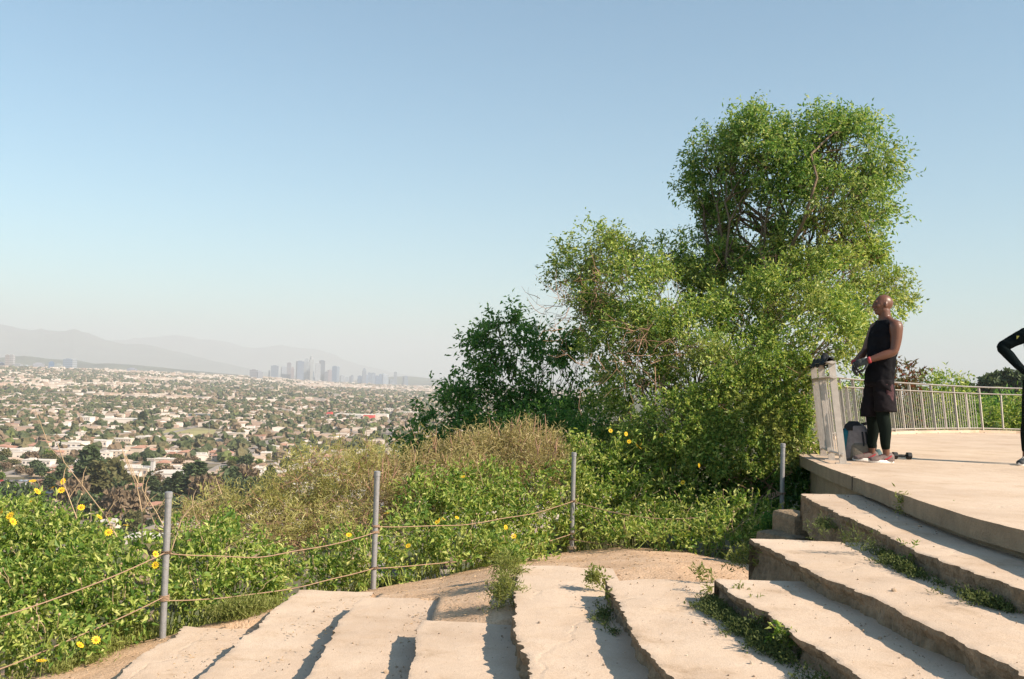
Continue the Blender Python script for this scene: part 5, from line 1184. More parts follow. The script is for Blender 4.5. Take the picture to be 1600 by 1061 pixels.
# thin strips of weeds in the shaded joint at the foot of the right-hand risers
CC = []
for k, n, y0 in (('C', 900, 3.9), ('B', 700, 4.6), ('A', 900, 4.8), ('D', 300, 4.4)):
    ys = rg.uniform(y0, YEND[k] - 0.1, n); w = fbm(ys * 1.3, ord(k) * 3.7, s=97) + (0.25 if k == 'C' else 0.0); kp = rg.random(n) < np.clip(w * 1.6, 0, 1); ys = ys[kp]
    for y in ys: CC.append([float(edge_x(k, y)) - 0.03 - rg.exponential(0.03), y, STEP_Z[ORDER[ORDER.index(k) - 1]]])
CC = np.array(CC); nl = 30; ci = np.repeat(np.arange(len(CC)), nl); hh = (0.02 + 0.05 * rg.random(len(CC)) ** 2)[ci]
P = CC[ci] + np.stack([rg.normal(size=len(ci)) * 0.018, rg.normal(size=len(ci)) * 0.022, rg.random(len(ci)) * hh], 1); D = rg.normal(size=P.shape) * 0.7 + [-0.2, 0, 0.8]
V, T = leaves_np(P, D, rg.normal(size=P.shape) + [0, -0.4, 0.7], 0.020 * (0.5 + 0.9 * rg.random(len(P))), 0.005 + 0.006 * rg.random(len(P)))
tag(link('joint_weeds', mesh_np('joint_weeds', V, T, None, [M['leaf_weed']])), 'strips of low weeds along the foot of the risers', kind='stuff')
# dry leaf litter and pebbles on the dirt
n = 2600; X = rg.uniform(-4, 3.2, n); Y = rg.uniform(6.3, 11.3, n); k = outside(X, Y) < 0.35; X, Y = X[k], Y[k]; Z = terrain(X, Y) + 0.012 * fbm(X * 2.2, Y * 2.2, s=50) + 0.004
P = np.stack([X, Y, Z], 1); V, T = leaves_np(P, rg.normal(size=P.shape) * [1, 1, 0.15], rg.normal(size=P.shape) * 0.3 + [0, 0, 1], 0.015 + 0.03 * rg.random(len(P)), 0.004 + 0.010 * rg.random(len(P)))
tag(link('leaf_litter', mesh_np('leaf_litter', V, T, None, [M['twig']])), 'dry leaves and twigs scattered on the dirt', kind='stuff')

rg = np.random.default_rng(93)
for lab, loc, lb in [('shaded bush in the dark hollow behind the rightmost cable post', (3.3, 12.6, -2.6), [LB(1225,760,12.6,36,40), LB(1250,790,12.2,30,30), LB(1190,790,12.6,40,30), LB(1250,745,13,24,26)]),
      ('dark low undergrowth beneath the tangled tree', (1.9, 12.9, -2.8), [LB(1120,790,13.0,60,34), LB(1060,800,13.2,60,34), LB(1170,770,13.0,50,40), LB(1090,750,13.4,60,40), LB(990,740,13.9,70,50), LB(930,710,14.5,60,50)]),
      ('dark undergrowth below the dark shaded tree', (-0.6, 15.8, -3.8), [LB(800,690,16,70,40), LB(870,680,15.6,60,44), LB(720,710,16.2,60,34), LB(660,730,16.4,50,30)])]:
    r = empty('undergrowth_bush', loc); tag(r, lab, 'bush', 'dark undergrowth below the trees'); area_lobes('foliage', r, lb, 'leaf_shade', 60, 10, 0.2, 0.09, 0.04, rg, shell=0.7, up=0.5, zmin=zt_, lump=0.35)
# grit and small stones lying on the treads, most of it along the foot of each riser
rg = np.random.default_rng(95); bm = bmesh.new(); bmesh.ops.create_icosphere(bm, subdivisions=1, radius=1); BV = np.array([v.co[:] for v in bm.verts]); BF = np.array([[v.index for v in f.verts] for f in bm.faces]); bm.free()
PV = []; PF = []; nb = 0
for i, k in enumerate(ORDER[:-1]):
    for q in range(230):
        y = rg.uniform(3.6, YEND[k] - 0.1); x0, x1 = float(edge_x(k, y)), float(edge_x(ORDER[i + 1], y))
        x = x1 - 0.04 - rg.exponential(0.09) if rg.random() < 0.7 else rg.uniform(x0 + 0.05, x1)
        if x < x0 + 0.04: continue
        s = 0.002 + 0.005 * rg.random() ** 3 + (rg.random() > 0.993) * 0.009; PV.append(BV * (s * (0.7 + 0.5 * rg.random(3))) * (1 + 0.2 * rg.normal(size=(len(BV), 1))) + [x, y, STEP_Z[k] + s * 0.4]); PF.append(BF + nb); nb += len(BV)
tag(link('gravel', mesh_np('gravel', np.concatenate(PV), np.concatenate(PF), None, [island_mat('stones', [(0, (0.36, 0.27, 0.19)), (0.45, (0.26, 0.20, 0.15)), (0.65, (0.50, 0.41, 0.32))])])), 'grit and small stones on the concrete steps', kind='stuff')
# greenery just beyond the far railing
rg = np.random.default_rng(88)
def hedge(label, loc, lobes, mat='leaf_bush', dens=26, L=0.12, W=0.055, name='hedge_bush', **k):
    r = empty(name, loc); tag(r, label, 'bush', 'bushes beyond the far railing'); area_lobes('foliage', r, lobes, mat, dens, 9, 0.26, L, W, rg, shell=0.6, up=0.7, lump=0.35, **k); stems(r, lobes, rg, 3); return r
hedge('leafy bush behind the railing left of the man', (6.2, 21, -2.5), [LB(1330,640,21.5,34,44), LB(1300,650,20.5,26,40), LB(1350,610,22,22,26)], mat='leaf_tree')
hedge('red-tipped bush showing above the railing behind the man', (9.0, 24, -2.5), [LB(1402,592,24,16,22), LB(1420,588,24.3,16,16), LB(1392,600,24,14,26), LB(1410,630,24,26,36)], mat='leaf_red')
hedge('pale green shoots above the railing right of the man', (10.6, 26, -2.5), [LB(1448,604,26,18,14), LB(1475,602,26.5,18,13), LB(1455,640,26,34,36), LB(1497,606,27,14,13)])
hedge('dark mixed bush behind the pickets at the middle of the far railing', (11.5, 27, -2.5), [LB(1490,645,27.5,34,36), LB(1515,650,28,26,30)], mat='leaf_tree')
hedge('bright green bush behind the open railing at the right', (14, 29, -3.5), [LB(1560,662,29,34,22), LB(1590,652,29.5,30,30), LB(1540,665,29,26,18), LB(1625,655,29,34,34)])
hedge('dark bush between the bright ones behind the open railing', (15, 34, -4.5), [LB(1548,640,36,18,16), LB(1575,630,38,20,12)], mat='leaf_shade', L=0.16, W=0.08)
# ------------------------------------------------------------------ people: one continuous skin each, clothing as children
def ellring(c, a, b_, yaw, seg=20, tilt=None):
    th = np.arange(seg) * 2 * math.pi / seg
    return None
def loft(mb, secs, seg=24, m=0, closed=True, fold=0.0, fseed=0, ffreq=6.0):
    """secs: (x, y, z, rx, ry, yaw[, power]) stacked cross-sections; rx along the local x"""
    n = len(secs); V = []; th = np.arange(seg) * 2 * math.pi / seg
    for i, s in enumerate(secs):
        x, y, z, rx, ry, yw = s[:6]; k = s[6] if len(s) > 6 else 1.0
        ca, sa = np.cos(th), np.sin(th); px = np.sign(ca) * np.abs(ca) ** k * rx; py = np.sign(sa) * np.abs(sa) ** k * ry
        if fold: w = 1 + fold * vn(ca * ffreq * 0.5 + fseed, sa * ffreq * 0.5, z * 5, s=fseed) ; px = px * w; py = py * w
        c, q = math.cos(yw), math.sin(yw); V.append(np.stack([x + px * c - py * q, y + px * q + py * c, np.full(seg, z)], 1))
    V = np.concatenate(V); Q = []
    for i in range(n - 1):
        for k in range(seg): k2 = (k + 1) % seg; Q.append([i * seg + k, i * seg + k2, (i + 1) * seg + k2, (i + 1) * seg + k])
    T = []
    if closed:
        V = np.vstack([V, V[:seg].mean(0), V[(n - 1) * seg:n * seg].mean(0)])
        for k in range(seg): k2 = (k + 1) % seg; T.append([n * seg, k2, k]); T.append([n * seg + 1, (n - 1) * seg + k, (n - 1) * seg + k2])
    return mb.add(V, T=T, Q=Q, m=m)
def fuse(mb, name, mat, parent, voxel=0.008, smooth=4, wrinkle=0.0, wd=(1, 0, 0.4)):
    """join overlapping volumes into one continuous surface"""
    o = mb.build(name + '_raw', mat); md = o.modifiers.new('r', 'REMESH'); md.mode = 'VOXEL'; md.voxel_size = voxel
    ms = o.modifiers.new('s', 'SMOOTH'); ms.iterations = smooth; ms.factor = 0.5
    dg = bpy.context.evaluated_depsgraph_get(); me = bpy.data.meshes.new_from_object(o.evaluated_get(dg)); me.name = name
    me.materials.clear(); me.materials.append(mat)
    me.polygons.foreach_set('use_smooth', np.ones(len(me.polygons), bool))
    if wrinkle:   # soft cloth folds pushed out along the normals
        n = len(me.vertices); co = np.zeros(n * 3, np.float32); no = np.zeros(n * 3, np.float32); me.vertices.foreach_get('co', co); me.vertex_normals.foreach_get('vector', no)
        co = co.reshape(-1, 3); no = no.reshape(-1, 3); q = co @ np.array([[1, 0, wd[0] * 0.5], [0, 1, wd[1] * 0.5], [wd[2], 0.2, 1.0]]).T
        w = 1 - np.abs(fbm(q[:, 0] * 6, q[:, 1] * 6, q[:, 2] * 9, s=17, o=3)) * 2; w2 = vn(q[:, 0] * 22, q[:, 1] * 22, q[:, 2] * 9, s=23)
        co = co + no * ((w * 0.8 + w2 * 0.25) * wrinkle)[:, None]; me.vertices.foreach_set('co', co.astype(np.float32).ravel()); me.update()
    bpy.data.objects.remove(o); return link(name, me, parent)
def dirv(yaw, el=0.0): return np.array([math.cos(yaw) * math.cos(el), math.sin(yaw) * math.cos(el), math.sin(el)])
def head(mb, c, yaw, s=1.0, tilt=0.0):
    """c: centre of the skull, facing yaw"""
    R = rz(yaw); ct, st = math.cos(tilt), math.sin(tilt); R = R @ np.array([[ct, 0, st], [0, 1, 0], [-st, 0, ct]])
    def B(p, r, nu=20, nv=14): mb.ball(np.array(c) + R @ (np.array(p) * s), np.array(r) * s, rot=R, nu=nu, nv=nv)
    B((-0.012, 0, 0.022), (0.098, 0.076, 0.092)); B((0.020, 0, 0.005), (0.074, 0.070, 0.085)); B((0.030, 0, -0.045), (0.058, 0.056, 0.062)); B((0.048, 0, -0.088), (0.036, 0.036, 0.028))
    B((0.0, 0.0, -0.055), (0.06, 0.062, 0.05)); B((0.086, 0, 0.030), (0.014, 0.048, 0.012)); B((0.097, 0, -0.012), (0.017, 0.011, 0.030)); B((0.106, 0, -0.030), (0.016, 0.016, 0.012))
    for sy in (-1, 1):
        B((0.060, sy * 0.040, -0.018), (0.028, 0.022, 0.022)); B((-0.006, sy * 0.078, -0.006), (0.016, 0.010, 0.032)); B((0.074, sy * 0.030, 0.012), (0.014, 0.015, 0.010))
    B((0.087, 0, -0.055), (0.015, 0.024, 0.007)); B((0.084, 0, -0.067), (0.015, 0.022, 0.008))
    return R
def limb(mb, J, rad, seg=18, sub=5, flat=None):
    """tapering limb through joints, radius per joint, smoothly interpolated"""
    J = np.array(J, float); rad = np.array(rad, float); t = np.arange(len(J)); tt = np.linspace(0, len(J) - 1, (len(J) - 1) * sub + 1)
    P = np.stack([np.interp(tt, t, J[:, k]) for k in range(3)], 1); R = np.interp(tt, t, rad)
    for _ in range(2):
        P[1:-1] = P[1:-1] * 0.5 + 0.25 * (P[2:] + P[:-2]); R[1:-1] = R[1:-1] * 0.5 + 0.25 * (R[2:] + R[:-2])
    mb.tube(P, R, seg, flat=flat); mb.ball(P[0], R[0], nu=14, nv=9); mb.ball(P[-1], R[-1], nu=14, nv=9)
def hand(mb, wrist, d, pn, side, s=1.0, curl=0.9, thumb=True):
    """wrist point, pointing direction d, palm normal pn (the way the palm faces), side: +1/-1 which edge carries the thumb"""
    d = unit(np.array(d, float)); pn = unit(np.array(pn, float) - d * np.dot(pn, d)); x = np.cross(d, pn) * side
    w = np.array(wrist, float)
    for k, (f, r) in enumerate([(0.02, 0.030), (0.05, 0.038), (0.085, 0.040)]):
        R = np.stack([d, x, pn], 1); mb.ball(w + d * f * s, np.array([0.034, r, 0.017]) * s, rot=R, nu=14, nv=9)
    for k, (o, L) in enumerate([(0.030, 0.072), (0.010, 0.080), (-0.010, 0.075), (-0.029, 0.058)]):
        a = w + d * 0.092 * s + x * o * s; P = [w + d * 0.06 * s + x * o * 0.9 * s, a]; ang = 0.0
        for j, fr in enumerate((0.45, 0.32, 0.23)):
            ang += curl * (0.5 + 0.35 * j); P.append(P[-1] + (d * math.cos(ang) + pn * math.sin(ang) + x * o * 0.6) * L * fr * s)
        mb.tube(P, np.array([0.0095, 0.0095, 0.0088, 0.008, 0.0068]) * s, 8); mb.ball(P[-1], 0.0068 * s, nu=8, nv=6)
    a = w + d * 0.025 * s + x * 0.028 * s; P = [a, a + (d * 0.6 + x * 0.75 + pn * 0.25) * 0.035 * s, a + (d * 1.0 + x * 0.85 + pn * 0.6) * 0.060 * s, a + (d * 1.6 + x * 0.6 + pn * 1.0) * 0.066 * s]
    mb.tube(P, np.array([0.014, 0.0115, 0.010, 0.008]) * s, 8); mb.ball(P[-1], 0.008 * s, nu=8, nv=6)
def shoe(root, c, yaw, up, sole, accent, s=1.0, label=None):
    """running shoe; c = point under the ankle on the ground"""
    R = rz(yaw); c = np.array(c, float)
    ub = MB(); prof = [(-0.085, 0.036, 0.075), (-0.06, 0.040, 0.095), (-0.02, 0.041, 0.098), (0.02, 0.042, 0.082), (0.07, 0.046, 0.062), (0.12, 0.048, 0.050), (0.165, 0.042, 0.040), (0.19, 0.026, 0.030)]
    V = []; n = 16
    for (x, w, h) in prof:
        for k in range(n):
            a = math.pi * k / (n - 1); V.append(c + R @ (np.array([x, math.cos(a) * w, 0.022 + (h - 0.0) * math.sin(a) ** 0.7]) * s))
    Q = [[i * n + k, i * n + k + 1, (i + 1) * n + k + 1, (i + 1) * n + k] for i in range(len(prof) - 1) for k in range(n - 1)]
    T = [[0, k + 1, k] for k in range(1, n - 1)] + [[(len(prof) - 1) * n, (len(prof) - 1) * n + k, (len(prof) - 1) * n + k + 1] for k in range(1, n - 1)]
    ub.add(V, T=T, Q=Q); so = ub.build('shoe', up, root, smooth=True, local=np.array(root.location)); 
    if label: so['label'] = label
    sb = MB(); V = []; ang = np.arange(28) * 2 * math.pi / 28
    for lv, (g, z) in enumerate([(0.94, 0.0), (1.0, 0.008), (1.0, 0.024), (0.93, 0.034)]):
        for a in ang:
            x = 0.052 + 0.146 * math.cos(a) * g; w = (0.044 + 0.007 * math.cos(a) - 0.006 * math.cos(2 * a)) * g; V.append(c + R @ (np.array([x, math.sin(a) * w, z + 0.012 * max(0, math.cos(a) - 0.7) + 0.01 * max(0, -math.cos(a) - 0.6) * (lv > 1)]) * s))
    n = 28; Q = [[i * n + k, i * n + (k + 1) % n, (i + 1) * n + (k + 1) % n, (i + 1) * n + k] for i in range(3) for k in range(n)]
    V.append(c); V.append(c + np.array([0, 0, 0.034 * s])); T = [[4 * n, (k + 1) % n, k] for k in range(n)] + [[4 * n + 1, 3 * n + k, 3 * n + (k + 1) % n] for k in range(n)]
    sb.add(V, T=T, Q=Q); sb.build('sole', sole, so, local=np.array(root.location))
    ab = MB()
    for sy in (-1, 1): ab.tube([c + R @ (np.array([x, sy * w, z]) * s) for x, w, z in ((-0.05, 0.040, 0.085), (-0.01, 0.044, 0.055), (0.03, 0.046, 0.040))], [0.008, 0.011, 0.006], 6)
    for k in range(4): ab.tube([c + R @ (np.array([0.02 + 0.022 * k, -0.022, 0.098 - 0.009 * k]) * s), c + R @ (np.array([0.03 + 0.022 * k, 0, 0.108 - 0.010 * k]) * s), c + R @ (np.array([0.02 + 0.022 * k, 0.022, 0.098 - 0.009 * k]) * s)], 0.003, 5)
    ab.build('trim', accent, so, local=np.array(root.location))

M['skin'] = plain('brown_skin', (0.125, 0.052, 0.031), 0.40, spec=0.5, var=0.08, scale=8)
M['shirt'] = plain('black_shirt', (0.009, 0.009, 0.011), 0.9, spec=0.08, var=0.3, scale=6, bump=0.4, bscale=14)
M['short'] = plain('black_shorts', (0.013, 0.011, 0.013), 0.9, spec=0.1, var=0.3, scale=6, bump=0.4, bscale=12)
M['panel'] = plain('maroon_pattern', (0.055, 0.022, 0.026), 0.85, var=0.8, scale=26)
M['tights'] = plain('black_leggings', (0.008, 0.012, 0.010), 0.95, spec=0.05, bump=0.15, bscale=20)
M['glove'] = plain('grey_glove', (0.055, 0.06, 0.058), 0.8, var=0.3, scale=40)
M['red'] = plain('red_trim', (0.36, 0.045, 0.055), 0.6); M['white_sole'] = plain('white_sole', (0.78, 0.74, 0.70), 0.6)
M['shoe_grey'] = plain('grey_red_shoe', (0.15, 0.11, 0.10), 0.7, var=0.4, scale=30); M['dark_shoe'] = plain('dark_shoe', (0.03, 0.035, 0.04), 0.7); M['eye'] = plain('eye_dark', (0.06, 0.04, 0.035), 0.4)

# ---- the man on the terrace
bx, by = 4.16, 11.26; bz = deck_z(bx, by); man = empty('person', (bx, by, bz)); man.scale = (1.02, 1.02, 1.02)
tag(man, 'bald man in black sleeveless shirt and shorts over leggings, standing and pulling on workout gloves', 'person')
def Lp(u, v, z): return np.array([bx + u, by + v, bz + z])      # u right in the photo, v away from the viewer
FY = math.radians(192)       # body faces left and a little towards the viewer
mb = MB()
head(mb, Lp(0.03, 0.0, 1.742), math.radians(181), 1.01, tilt=-0.05)
limb(mb, [Lp(0.075, 0.0, 1.47), Lp(0.058, 0, 1.59), Lp(0.045, 0, 1.68)], [0.08, 0.066, 0.064])
# torso: pelvis to shoulders, yawed towards the viewer
ty = math.radians(180 + 14)
for_sec = [(0.0,0,0.86,0.09,0.12),(0.0,0,0.95,0.10,0.13),(0.01,0,1.05,0.10,0.13),(0.02,0,1.15,0.105,0.14),(0.04,0,1.27,0.125,0.170),(0.05,0,1.38,0.130,0.185),(0.065,0,1.50,0.105,0.175),(0.07,0,1.56,0.078,0.13)]
loft(mb, [(bx + a, by + b_, bz + z, rx, ry, ty) for a, b_, z, rx, ry in for_sec])
sn = np.array([math.cos(ty), math.sin(ty), 0]); sl = np.array([-sn[1], sn[0], 0])       # forward, his left
shL = Lp(0.065, 0, 1.50) + sl * 0.19; shR = Lp(0.065, 0, 1.50) - sl * 0.19
for s_ in (sl, -sl): limb(mb, [Lp(0.062, 0, 1.60), Lp(0.066, 0, 1.555) + s_ * 0.07, Lp(0.066, 0, 1.52) + s_ * 0.15], [0.048, 0.05, 0.052])
elL = Lp(0.085, -0.21, 1.215); wrL = Lp(-0.175, -0.17, 1.118)
elR = Lp(-0.09, 0.20, 1.22); wrR = Lp(-0.275, 0.0, 1.09)
limb(mb, [shL - sl * 0.03, shL, shL * 0.5 + elL * 0.5 + [0.012, 0, 0], elL, elL * 0.62 + wrL * 0.38, wrL], [0.060, 0.076, 0.060, 0.046, 0.048, 0.029])
limb(mb, [shR + sl * 0.03, shR, shR * 0.5 + elR * 0.5, elR, elR * 0.62 + wrR * 0.38, wrR], [0.060, 0.066, 0.054, 0.044, 0.044, 0.028])
hand(mb, wrL, [-0.9, 0.3, -0.3], [0.1, 0.8, -0.3], 1, 1.0, 0.8); hand(mb, wrR, [-0.25, -0.55, -0.75], [0.6, -0.4, 0.2], -1, 1.0, 0.5)
hipL = Lp(0.02, -0.08, 0.90); hipR = Lp(-0.01, 0.08, 0.90); knL = Lp(0.01, -0.09, 0.50); knR = Lp(-0.035, 0.10, 0.50); anL = Lp(0.055, -0.10, 0.10); anR = Lp(-0.025, 0.12, 0.10)
for h, k, a in ((hipL, knL, anL), (hipR, knR, anR)):
    limb(mb, [h, h * 0.5 + k * 0.5, k, k * 0.68 + a * 0.32 + [0.018, 0, 0], a * 0.85 + k * 0.15, a, a - [0, 0, 0.05]], [0.078, 0.078, 0.060, 0.060, 0.040, 0.036, 0.036])
    mb.ball(a + np.array([-0.06, 0, -0.06]), (0.10, 0.036, 0.03))
body = fuse(mb, 'body', M['skin'], man, 0.0065, 3); body.location = -man.location
eb = MB()
for sy in (-1, 1): eb.ball(Lp(0.03 - 0.086, sy * 0.032, 1.748), 0.010, nu=10, nv=8)
eb.build('eye', M['eye'], man, local=np.array(man.location))
# shirt: loose, armholes open, hem over the shorts
sb = MB()
loft(sb, [(bx+0.0,by,bz+0.87,0.146,0.165,ty),(bx+0.002,by,bz+0.93,0.142,0.167,ty),(bx+0.01,by,bz+1.03,0.136,0.165,ty),(bx+0.022,by,bz+1.15,0.134,0.167,ty),(bx+0.04,by,bz+1.27,0.144,0.180,ty),(bx+0.052,by,bz+1.38,0.148,0.188,ty),(bx+0.062,by,bz+1.48,0.130,0.172,ty),(bx+0.066,by,bz+1.535,0.108,0.150,ty),(bx+0.072,by,bz+1.565,0.088,0.125,ty)], seg=56, closed=True, fold=0.05, fseed=3)
sh = fuse(sb, 'shirt', M['shirt'], man, 0.008, 2, wrinkle=0.013); sh.location = -man.location; sh['label'] = 'black sleeveless shirt'
hb = MB(); P = [Lp(0.02, 0, 0.862) + sn * 0.153 * math.cos(a) + sl * 0.184 * math.sin(a) for a in np.linspace(0, 2 * math.pi, 40)]
# shorts: two loose legs
tb = MB()
loft(tb, [(bx+0.0,by,bz+1.0,0.125,0.155,ty),(bx+0.0,by,bz+0.92,0.132,0.162,ty),(bx+0.0,by,bz+0.84,0.136,0.165,ty)], seg=40, fold=0.03, fseed=8)
for (h, k, zh, sd_, dx) in ((hipL, knL, 0.565, 11, 0.03), (hipR, knR, 0.50, 14, -0.015)):
    secs = []
    for f, w in ((0.0, 0.108), (0.25, 0.110), (0.5, 0.108), (0.75, 0.108), (1.0, 0.110)):
        z = 0.90 + (zh - 0.90) * f; c = h * (1 - f) + (k + np.array([dx, 0, 0])) * f; secs.append((c[0], c[1], bz + z, w, w * 0.88, FY))
    loft(tb, secs, seg=40, fold=0.10, fseed=sd_, ffreq=5)
so = fuse(tb, 'shorts', M['short'], man, 0.008, 2, wrinkle=0.014); so.location = -man.location; so['label'] = 'loose black knee-length shorts'
pb = MB()   # patterned side panel of the near leg
V = []; 
for i in range(12):
    f = i / 11; z = 0.86 + (0.585 - 0.86) * f; cx = 0.048 + 0.012 * f; r = 0.112
    for j in range(6):
        a = math.radians(-104 + j * 10 + 6 * math.sin(f * 6)); V.append(Lp(cx - 0.02 + math.cos(a) * r, -0.083 + math.sin(a) * r * 0.93, z))
pb.add(V, Q=[[i * 6 + j, i * 6 + j + 1, (i + 1) * 6 + j + 1, (i + 1) * 6 + j] for i in range(11) for j in range(5)])
po = pb.build('side_panel', M['panel'], so, smooth=True, local=(0, 0, 0)); ps = po.modifiers.new('t', 'SOLIDIFY'); ps.thickness = 0.006; ps.offset = 1
for h, k, a in ((hipL, knL, anL), (hipR, knR, anR)):
    lb = MB(); limb(lb, [h * 0.35 + k * 0.65, k, k * 0.68 + a * 0.32 + [0.018, 0, 0], a * 0.72 + k * 0.28, a * 0.82 + k * 0.18], [0.078, 0.068, 0.068, 0.052, 0.046])
    lo = lb.build('legging', M['tights'], man, smooth=True, local=np.array(man.location))
# gloves with red cuffs
for w_, d_, p_, sd_, cu in ((wrL, [-0.9, 0.3, -0.3], [0.1, 0.8, -0.3], 1, 0.8), (wrR, [-0.25, -0.55, -0.75], [0.6, -0.4, 0.2], -1, 0.5)):
    gb = MB(); hand(gb, w_, d_, p_, sd_, 1.13, cu); g = fuse(gb, 'glove', M['glove'], man, 0.0045, 1); g.location = -man.location
    cb = MB(); d0 = unit(np.array(d_)); cb.tube([w_ - d0 * 0.02, w_ + d0 * 0.012], 0.036, 14); cb.build('cuff', M['red'], g, smooth=True)
shoe(man, anL * [1, 1, 0] + [-0.005, 0, bz], math.radians(182), M['shoe_grey'], M['white_sole'], M['red'], 0.98); shoe(man, anR * [1, 1, 0] + [-0.02, 0, bz], math.radians(178), M['shoe_grey'], M['white_sole'], M['red'], 0.98)

# ---- the second person, cut by the frame: dark long sleeves, hand on hip
cx, cy = 6.13, 11.5; cz = deck_z(cx, cy); wom = empty('person', (cx, cy, cz)); wom.scale = (1.05, 1.05, 1.05)
tag(wom, 'person in black long sleeves and leggings at the right frame edge, hand on hip', 'person')
def Wp(u, v, z): return np.array([cx + u, cy + v, cz + z])
M['sleeve'] = plain('black_top', (0.006, 0.010, 0.011), 1.0, spec=0.02, bump=0.3, bscale=14); M['mark'] = plain('yellow_mark', (0.22, 0.22, 0.05), 0.7); M['hair'] = plain('dark_hair', (0.02, 0.015, 0.012), 0.6)
mb = MB(); head(mb, Wp(0.0, -0.01, 1.70), math.radians(250), 0.96); limb(mb, [Wp(0, 0, 1.45), Wp(0, 0, 1.56), Wp(0, 0, 1.64)], [0.07, 0.055, 0.055]); yw = math.radians(262)
loft(mb, [(cx+a, cy+b_, cz+z, rx, ry, yw) for a, b_, z, rx, ry in [(0,0,0.86,0.10,0.16),(0,0,0.95,0.11,0.165),(0,0,1.08,0.095,0.14),(0,0,1.2,0.10,0.15),(0,0,1.33,0.115,0.17),(0,0,1.43,0.10,0.17),(0,0,1.49,0.07,0.11)]])
aS, aE, aW = Wp(-0.19, 0.0, 1.43), Wp(-0.425, 0.06, 1.29), Wp(-0.20, -0.02, 1.02)
bS, bE, bW = Wp(0.19, 0.0, 1.43), Wp(0.44, 0.06, 1.27), Wp(0.20, -0.02, 1.02)
aH, aK, aA = Wp(-0.10, 0, 0.90), Wp(-0.145, 0, 0.48), Wp(-0.17, 0.0, 0.10); bH, bK, bA = Wp(0.10, 0, 0.90), Wp(0.15, 0.03, 0.48), Wp(0.19, 0.05, 0.10)
for S, E, W_ in ((aS, aE, aW), (bS, bE, bW)): limb(mb, [S, S * 0.5 + E * 0.5, E, E * 0.6 + W_ * 0.4, W_], [0.062, 0.05, 0.042, 0.040, 0.027])
hand(mb, aW, [0.55, -0.2, -0.7], [0.8, 0, 0.3], 1, 0.95, 0.35); hand(mb, bW, [-0.55, -0.2, -0.7], [-0.8, 0, 0.3], -1, 0.95, 0.35)
for h, k, a in ((aH, aK, aA), (bH, bK, bA)): limb(mb, [h, h * 0.5 + k * 0.5, k, k * 0.68 + a * 0.32 + [0, 0.015, 0], a * 0.85 + k * 0.15, a, a - [0, 0, 0.05]], [0.090, 0.078, 0.056, 0.056, 0.038, 0.035, 0.035]); mb.ball(a + np.array([-0.03, -0.05, -0.06]), (0.05, 0.09, 0.03))
o = fuse(mb, 'body', M['skin'], wom, 0.0075, 3); o.location = -wom.location
hb = MB(); hb.ball(Wp(0.0, 0.015, 1.735), (0.086, 0.096, 0.088)); hb.build('hair', M['hair'], wom, smooth=True, local=np.array(wom.location))
tb = MB(); loft(tb, [(cx, cy, cz+z, rx, ry, yw) for z, rx, ry in [(0.84,0.125,0.185),(0.95,0.128,0.182),(1.08,0.112,0.158),(1.2,0.115,0.166),(1.33,0.13,0.186),(1.43,0.115,0.185),(1.51,0.078,0.115)]], seg=40, fold=0.05, fseed=5)
for S, E, W_ in ((aS, aE, aW), (bS, bE, bW)): limb(tb, [S, S * 0.5 + E * 0.5, E, E * 0.6 + W_ * 0.4, W_ * 0.97 + E * 0.03], [0.078, 0.064, 0.056, 0.052, 0.037])
t_ = fuse(tb, 'long_sleeved_top', M['sleeve'], wom, 0.008, 2, wrinkle=0.008); t_.location = -wom.location
k = aS * 0.62 + aE * 0.38; pm_ = MB(); pm_.box(k + np.array([-0.012, -0.067, 0.02]), (0.026, 0.006, 0.036), rot=rz(-0.2)); pm_.build('sleeve_mark', M['mark'], t_)
for h, k, a in ((aH, aK, aA), (bH, bK, bA)): lb = MB(); limb(lb, [h, h * 0.5 + k * 0.5, k, k * 0.68 + a * 0.32 + [0, 0.015, 0], a * 0.80 + k * 0.20], [0.102, 0.090, 0.068, 0.068, 0.048]); lb.build('legging', M['tights'], wom, smooth=True, local=np.array(wom.location))
shoe(wom, aA * [1, 1, 0] + [0, 0, cz], math.radians(222), M['dark_shoe'], M['white_sole'], M['white_sole'], 0.98); shoe(wom, bA * [1, 1, 0] + [0, 0, cz], math.radians(265), M['dark_shoe'], M['white_sole'], M['white_sole'], 0.98)

# ------------------------------------------------------------------ dumbbell and backpack
p = at_deck(1409, 718); db = empty('dumbbell', p); tag(db, 'black hexagonal dumbbell lying behind the man on the terrace', 'dumbbell')
M['rubber'] = plain('black_rubber', (0.012, 0.013, 0.014), 0.6)
for sx in (-1, 1):
    b = MB(); b.tube([(sx * 0.055, 0, 0.045), (sx * 0.064, 0, 0.045), (sx * 0.106, 0, 0.045), (sx * 0.113, 0, 0.045)], [0.038, 0.047, 0.047, 0.038], 6); b.build('weight', M['rubber'], db)
b = MB(); b.tube([(-0.06, 0, 0.045), (0.0, 0, 0.045), (0.06, 0, 0.045)], [0.014, 0.017, 0.014], 12); b.build('handle', M['rubber'], db)
p = at_deck(1343, 720); bp = empty('backpack', (p.x, p.y + 0.12, p.z), math.radians(-12)); tag(bp, 'grey, black and teal backpack standing on the terrace against the railing', 'backpack')
M['bp_grey'] = plain('grey_fabric', (0.20, 0.185, 0.19), 0.85, var=0.2, scale=20, bump=0.3); M['bp_black'] = plain('black_fabric', (0.02, 0.022, 0.026), 0.85, bump=0.3); M['bp_teal'] = plain('teal_fabric', (0.012, 0.12, 0.16), 0.8, bump=0.3)
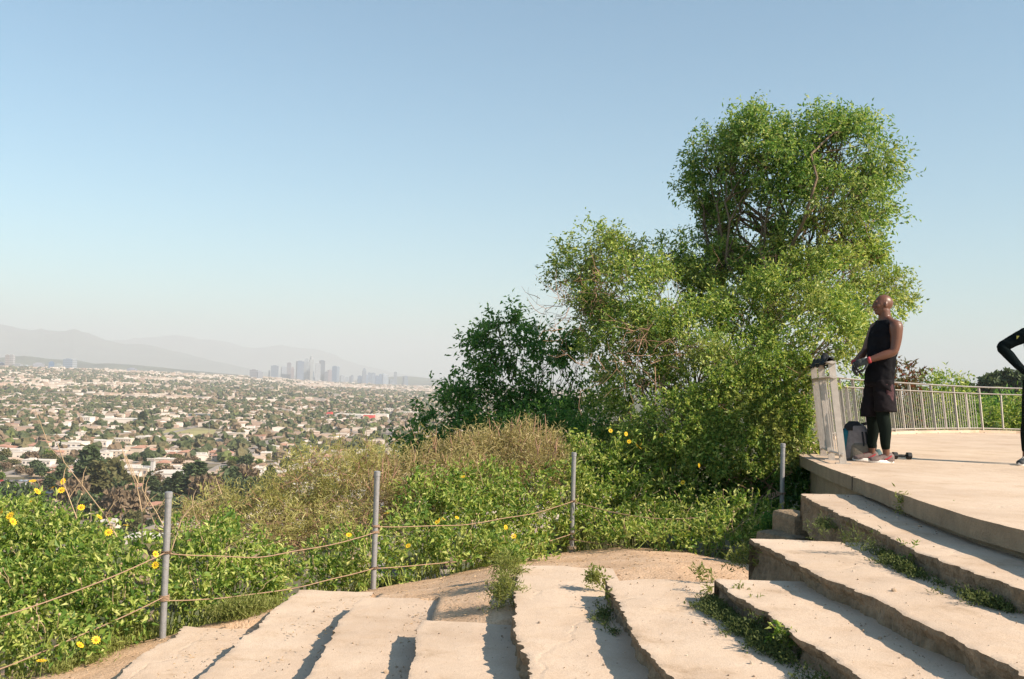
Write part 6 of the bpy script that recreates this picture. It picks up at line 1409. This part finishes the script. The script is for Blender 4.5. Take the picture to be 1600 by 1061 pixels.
b = MB(); loft(b, [(0,0,0.0,0.15,0.10,0,0.6),(0,0,0.04,0.165,0.115,0,0.6),(0,0,0.16,0.165,0.115,0,0.65),(-0.005,0,0.30,0.15,0.105,0,0.7),(-0.01,0,0.39,0.11,0.085,0,0.8),(-0.01,0,0.425,0.05,0.05,0,1)], seg=32, fold=0.05, fseed=2); b.build('bag', M['bp_grey'], bp, smooth=True)
b = MB(); loft(b, [(0.03,-0.095,0.01,0.10,0.03,0,0.6),(0.03,-0.10,0.06,0.105,0.032,0,0.6),(0.03,-0.10,0.16,0.10,0.03,0,0.7),(0.03,-0.098,0.20,0.09,0.018,0,0.8)], seg=24, fold=0.05, fseed=4); b.build('pocket', plain('taupe_fabric', (0.17, 0.15, 0.12), 0.85, var=0.2, bump=0.3), bp, smooth=True)
b = MB(); loft(b, [(-0.145,-0.03,0.06,0.045,0.075,0,0.7),(-0.15,-0.03,0.20,0.05,0.085,0,0.7),(-0.13,-0.03,0.31,0.045,0.08,0,0.8),(-0.11,-0.02,0.36,0.03,0.05,0,0.9)], seg=24, fold=0.08, fseed=6); b.build('side_pocket', M['bp_teal'], bp, smooth=True)
b = MB(); loft(b, [(-0.03,0.0,0.34,0.115,0.10,0,0.7),(-0.03,0.0,0.40,0.10,0.085,0,0.8),(-0.03,0.01,0.445,0.05,0.05,0,0.9)], seg=24, fold=0.08, fseed=9); b.build('flap', M['bp_black'], bp, smooth=True)
b = MB(); b.tube([(0.06,-0.118,0.05),(0.068,-0.125,0.2),(0.05,-0.115,0.33)], 0.010, 6, flat=(1, 0.5)); b.tube([(0.10,-0.11,0.06),(0.11,-0.10,0.2),(0.09,-0.09,0.33)], 0.012, 6); b.build('zip_strip', M['bp_black'], bp, smooth=True)
b = MB(); P = [(0.06,0.03,0.41),(0.12,0.03,0.425),(0.175,0.03,0.37),(0.20,0.03,0.27),(0.215,0.02,0.17),(0.205,0,0.10),(0.17,-0.02,0.03)]; b.tube(P, [0.012,0.016,0.018,0.018,0.014,0.012,0.010], 8, flat=(0.5, 1.3)); b.build('shoulder_strap', M['bp_black'], bp, smooth=True)
b = MB(); loft(b, [(0.22,-0.02,0.0,0.10,0.07,0,0.8),(0.225,-0.02,0.05,0.085,0.06,0.2,0.8),(0.24,-0.02,0.10,0.045,0.035,0.4,0.9),(0.245,-0.01,0.135,0.015,0.015,0,1)], seg=24, fold=0.12, fseed=12); b.build('loose_strap_pad', plain('grey_teal_fabric', (0.07, 0.12, 0.13), 0.8, bump=0.4), bp, smooth=True)
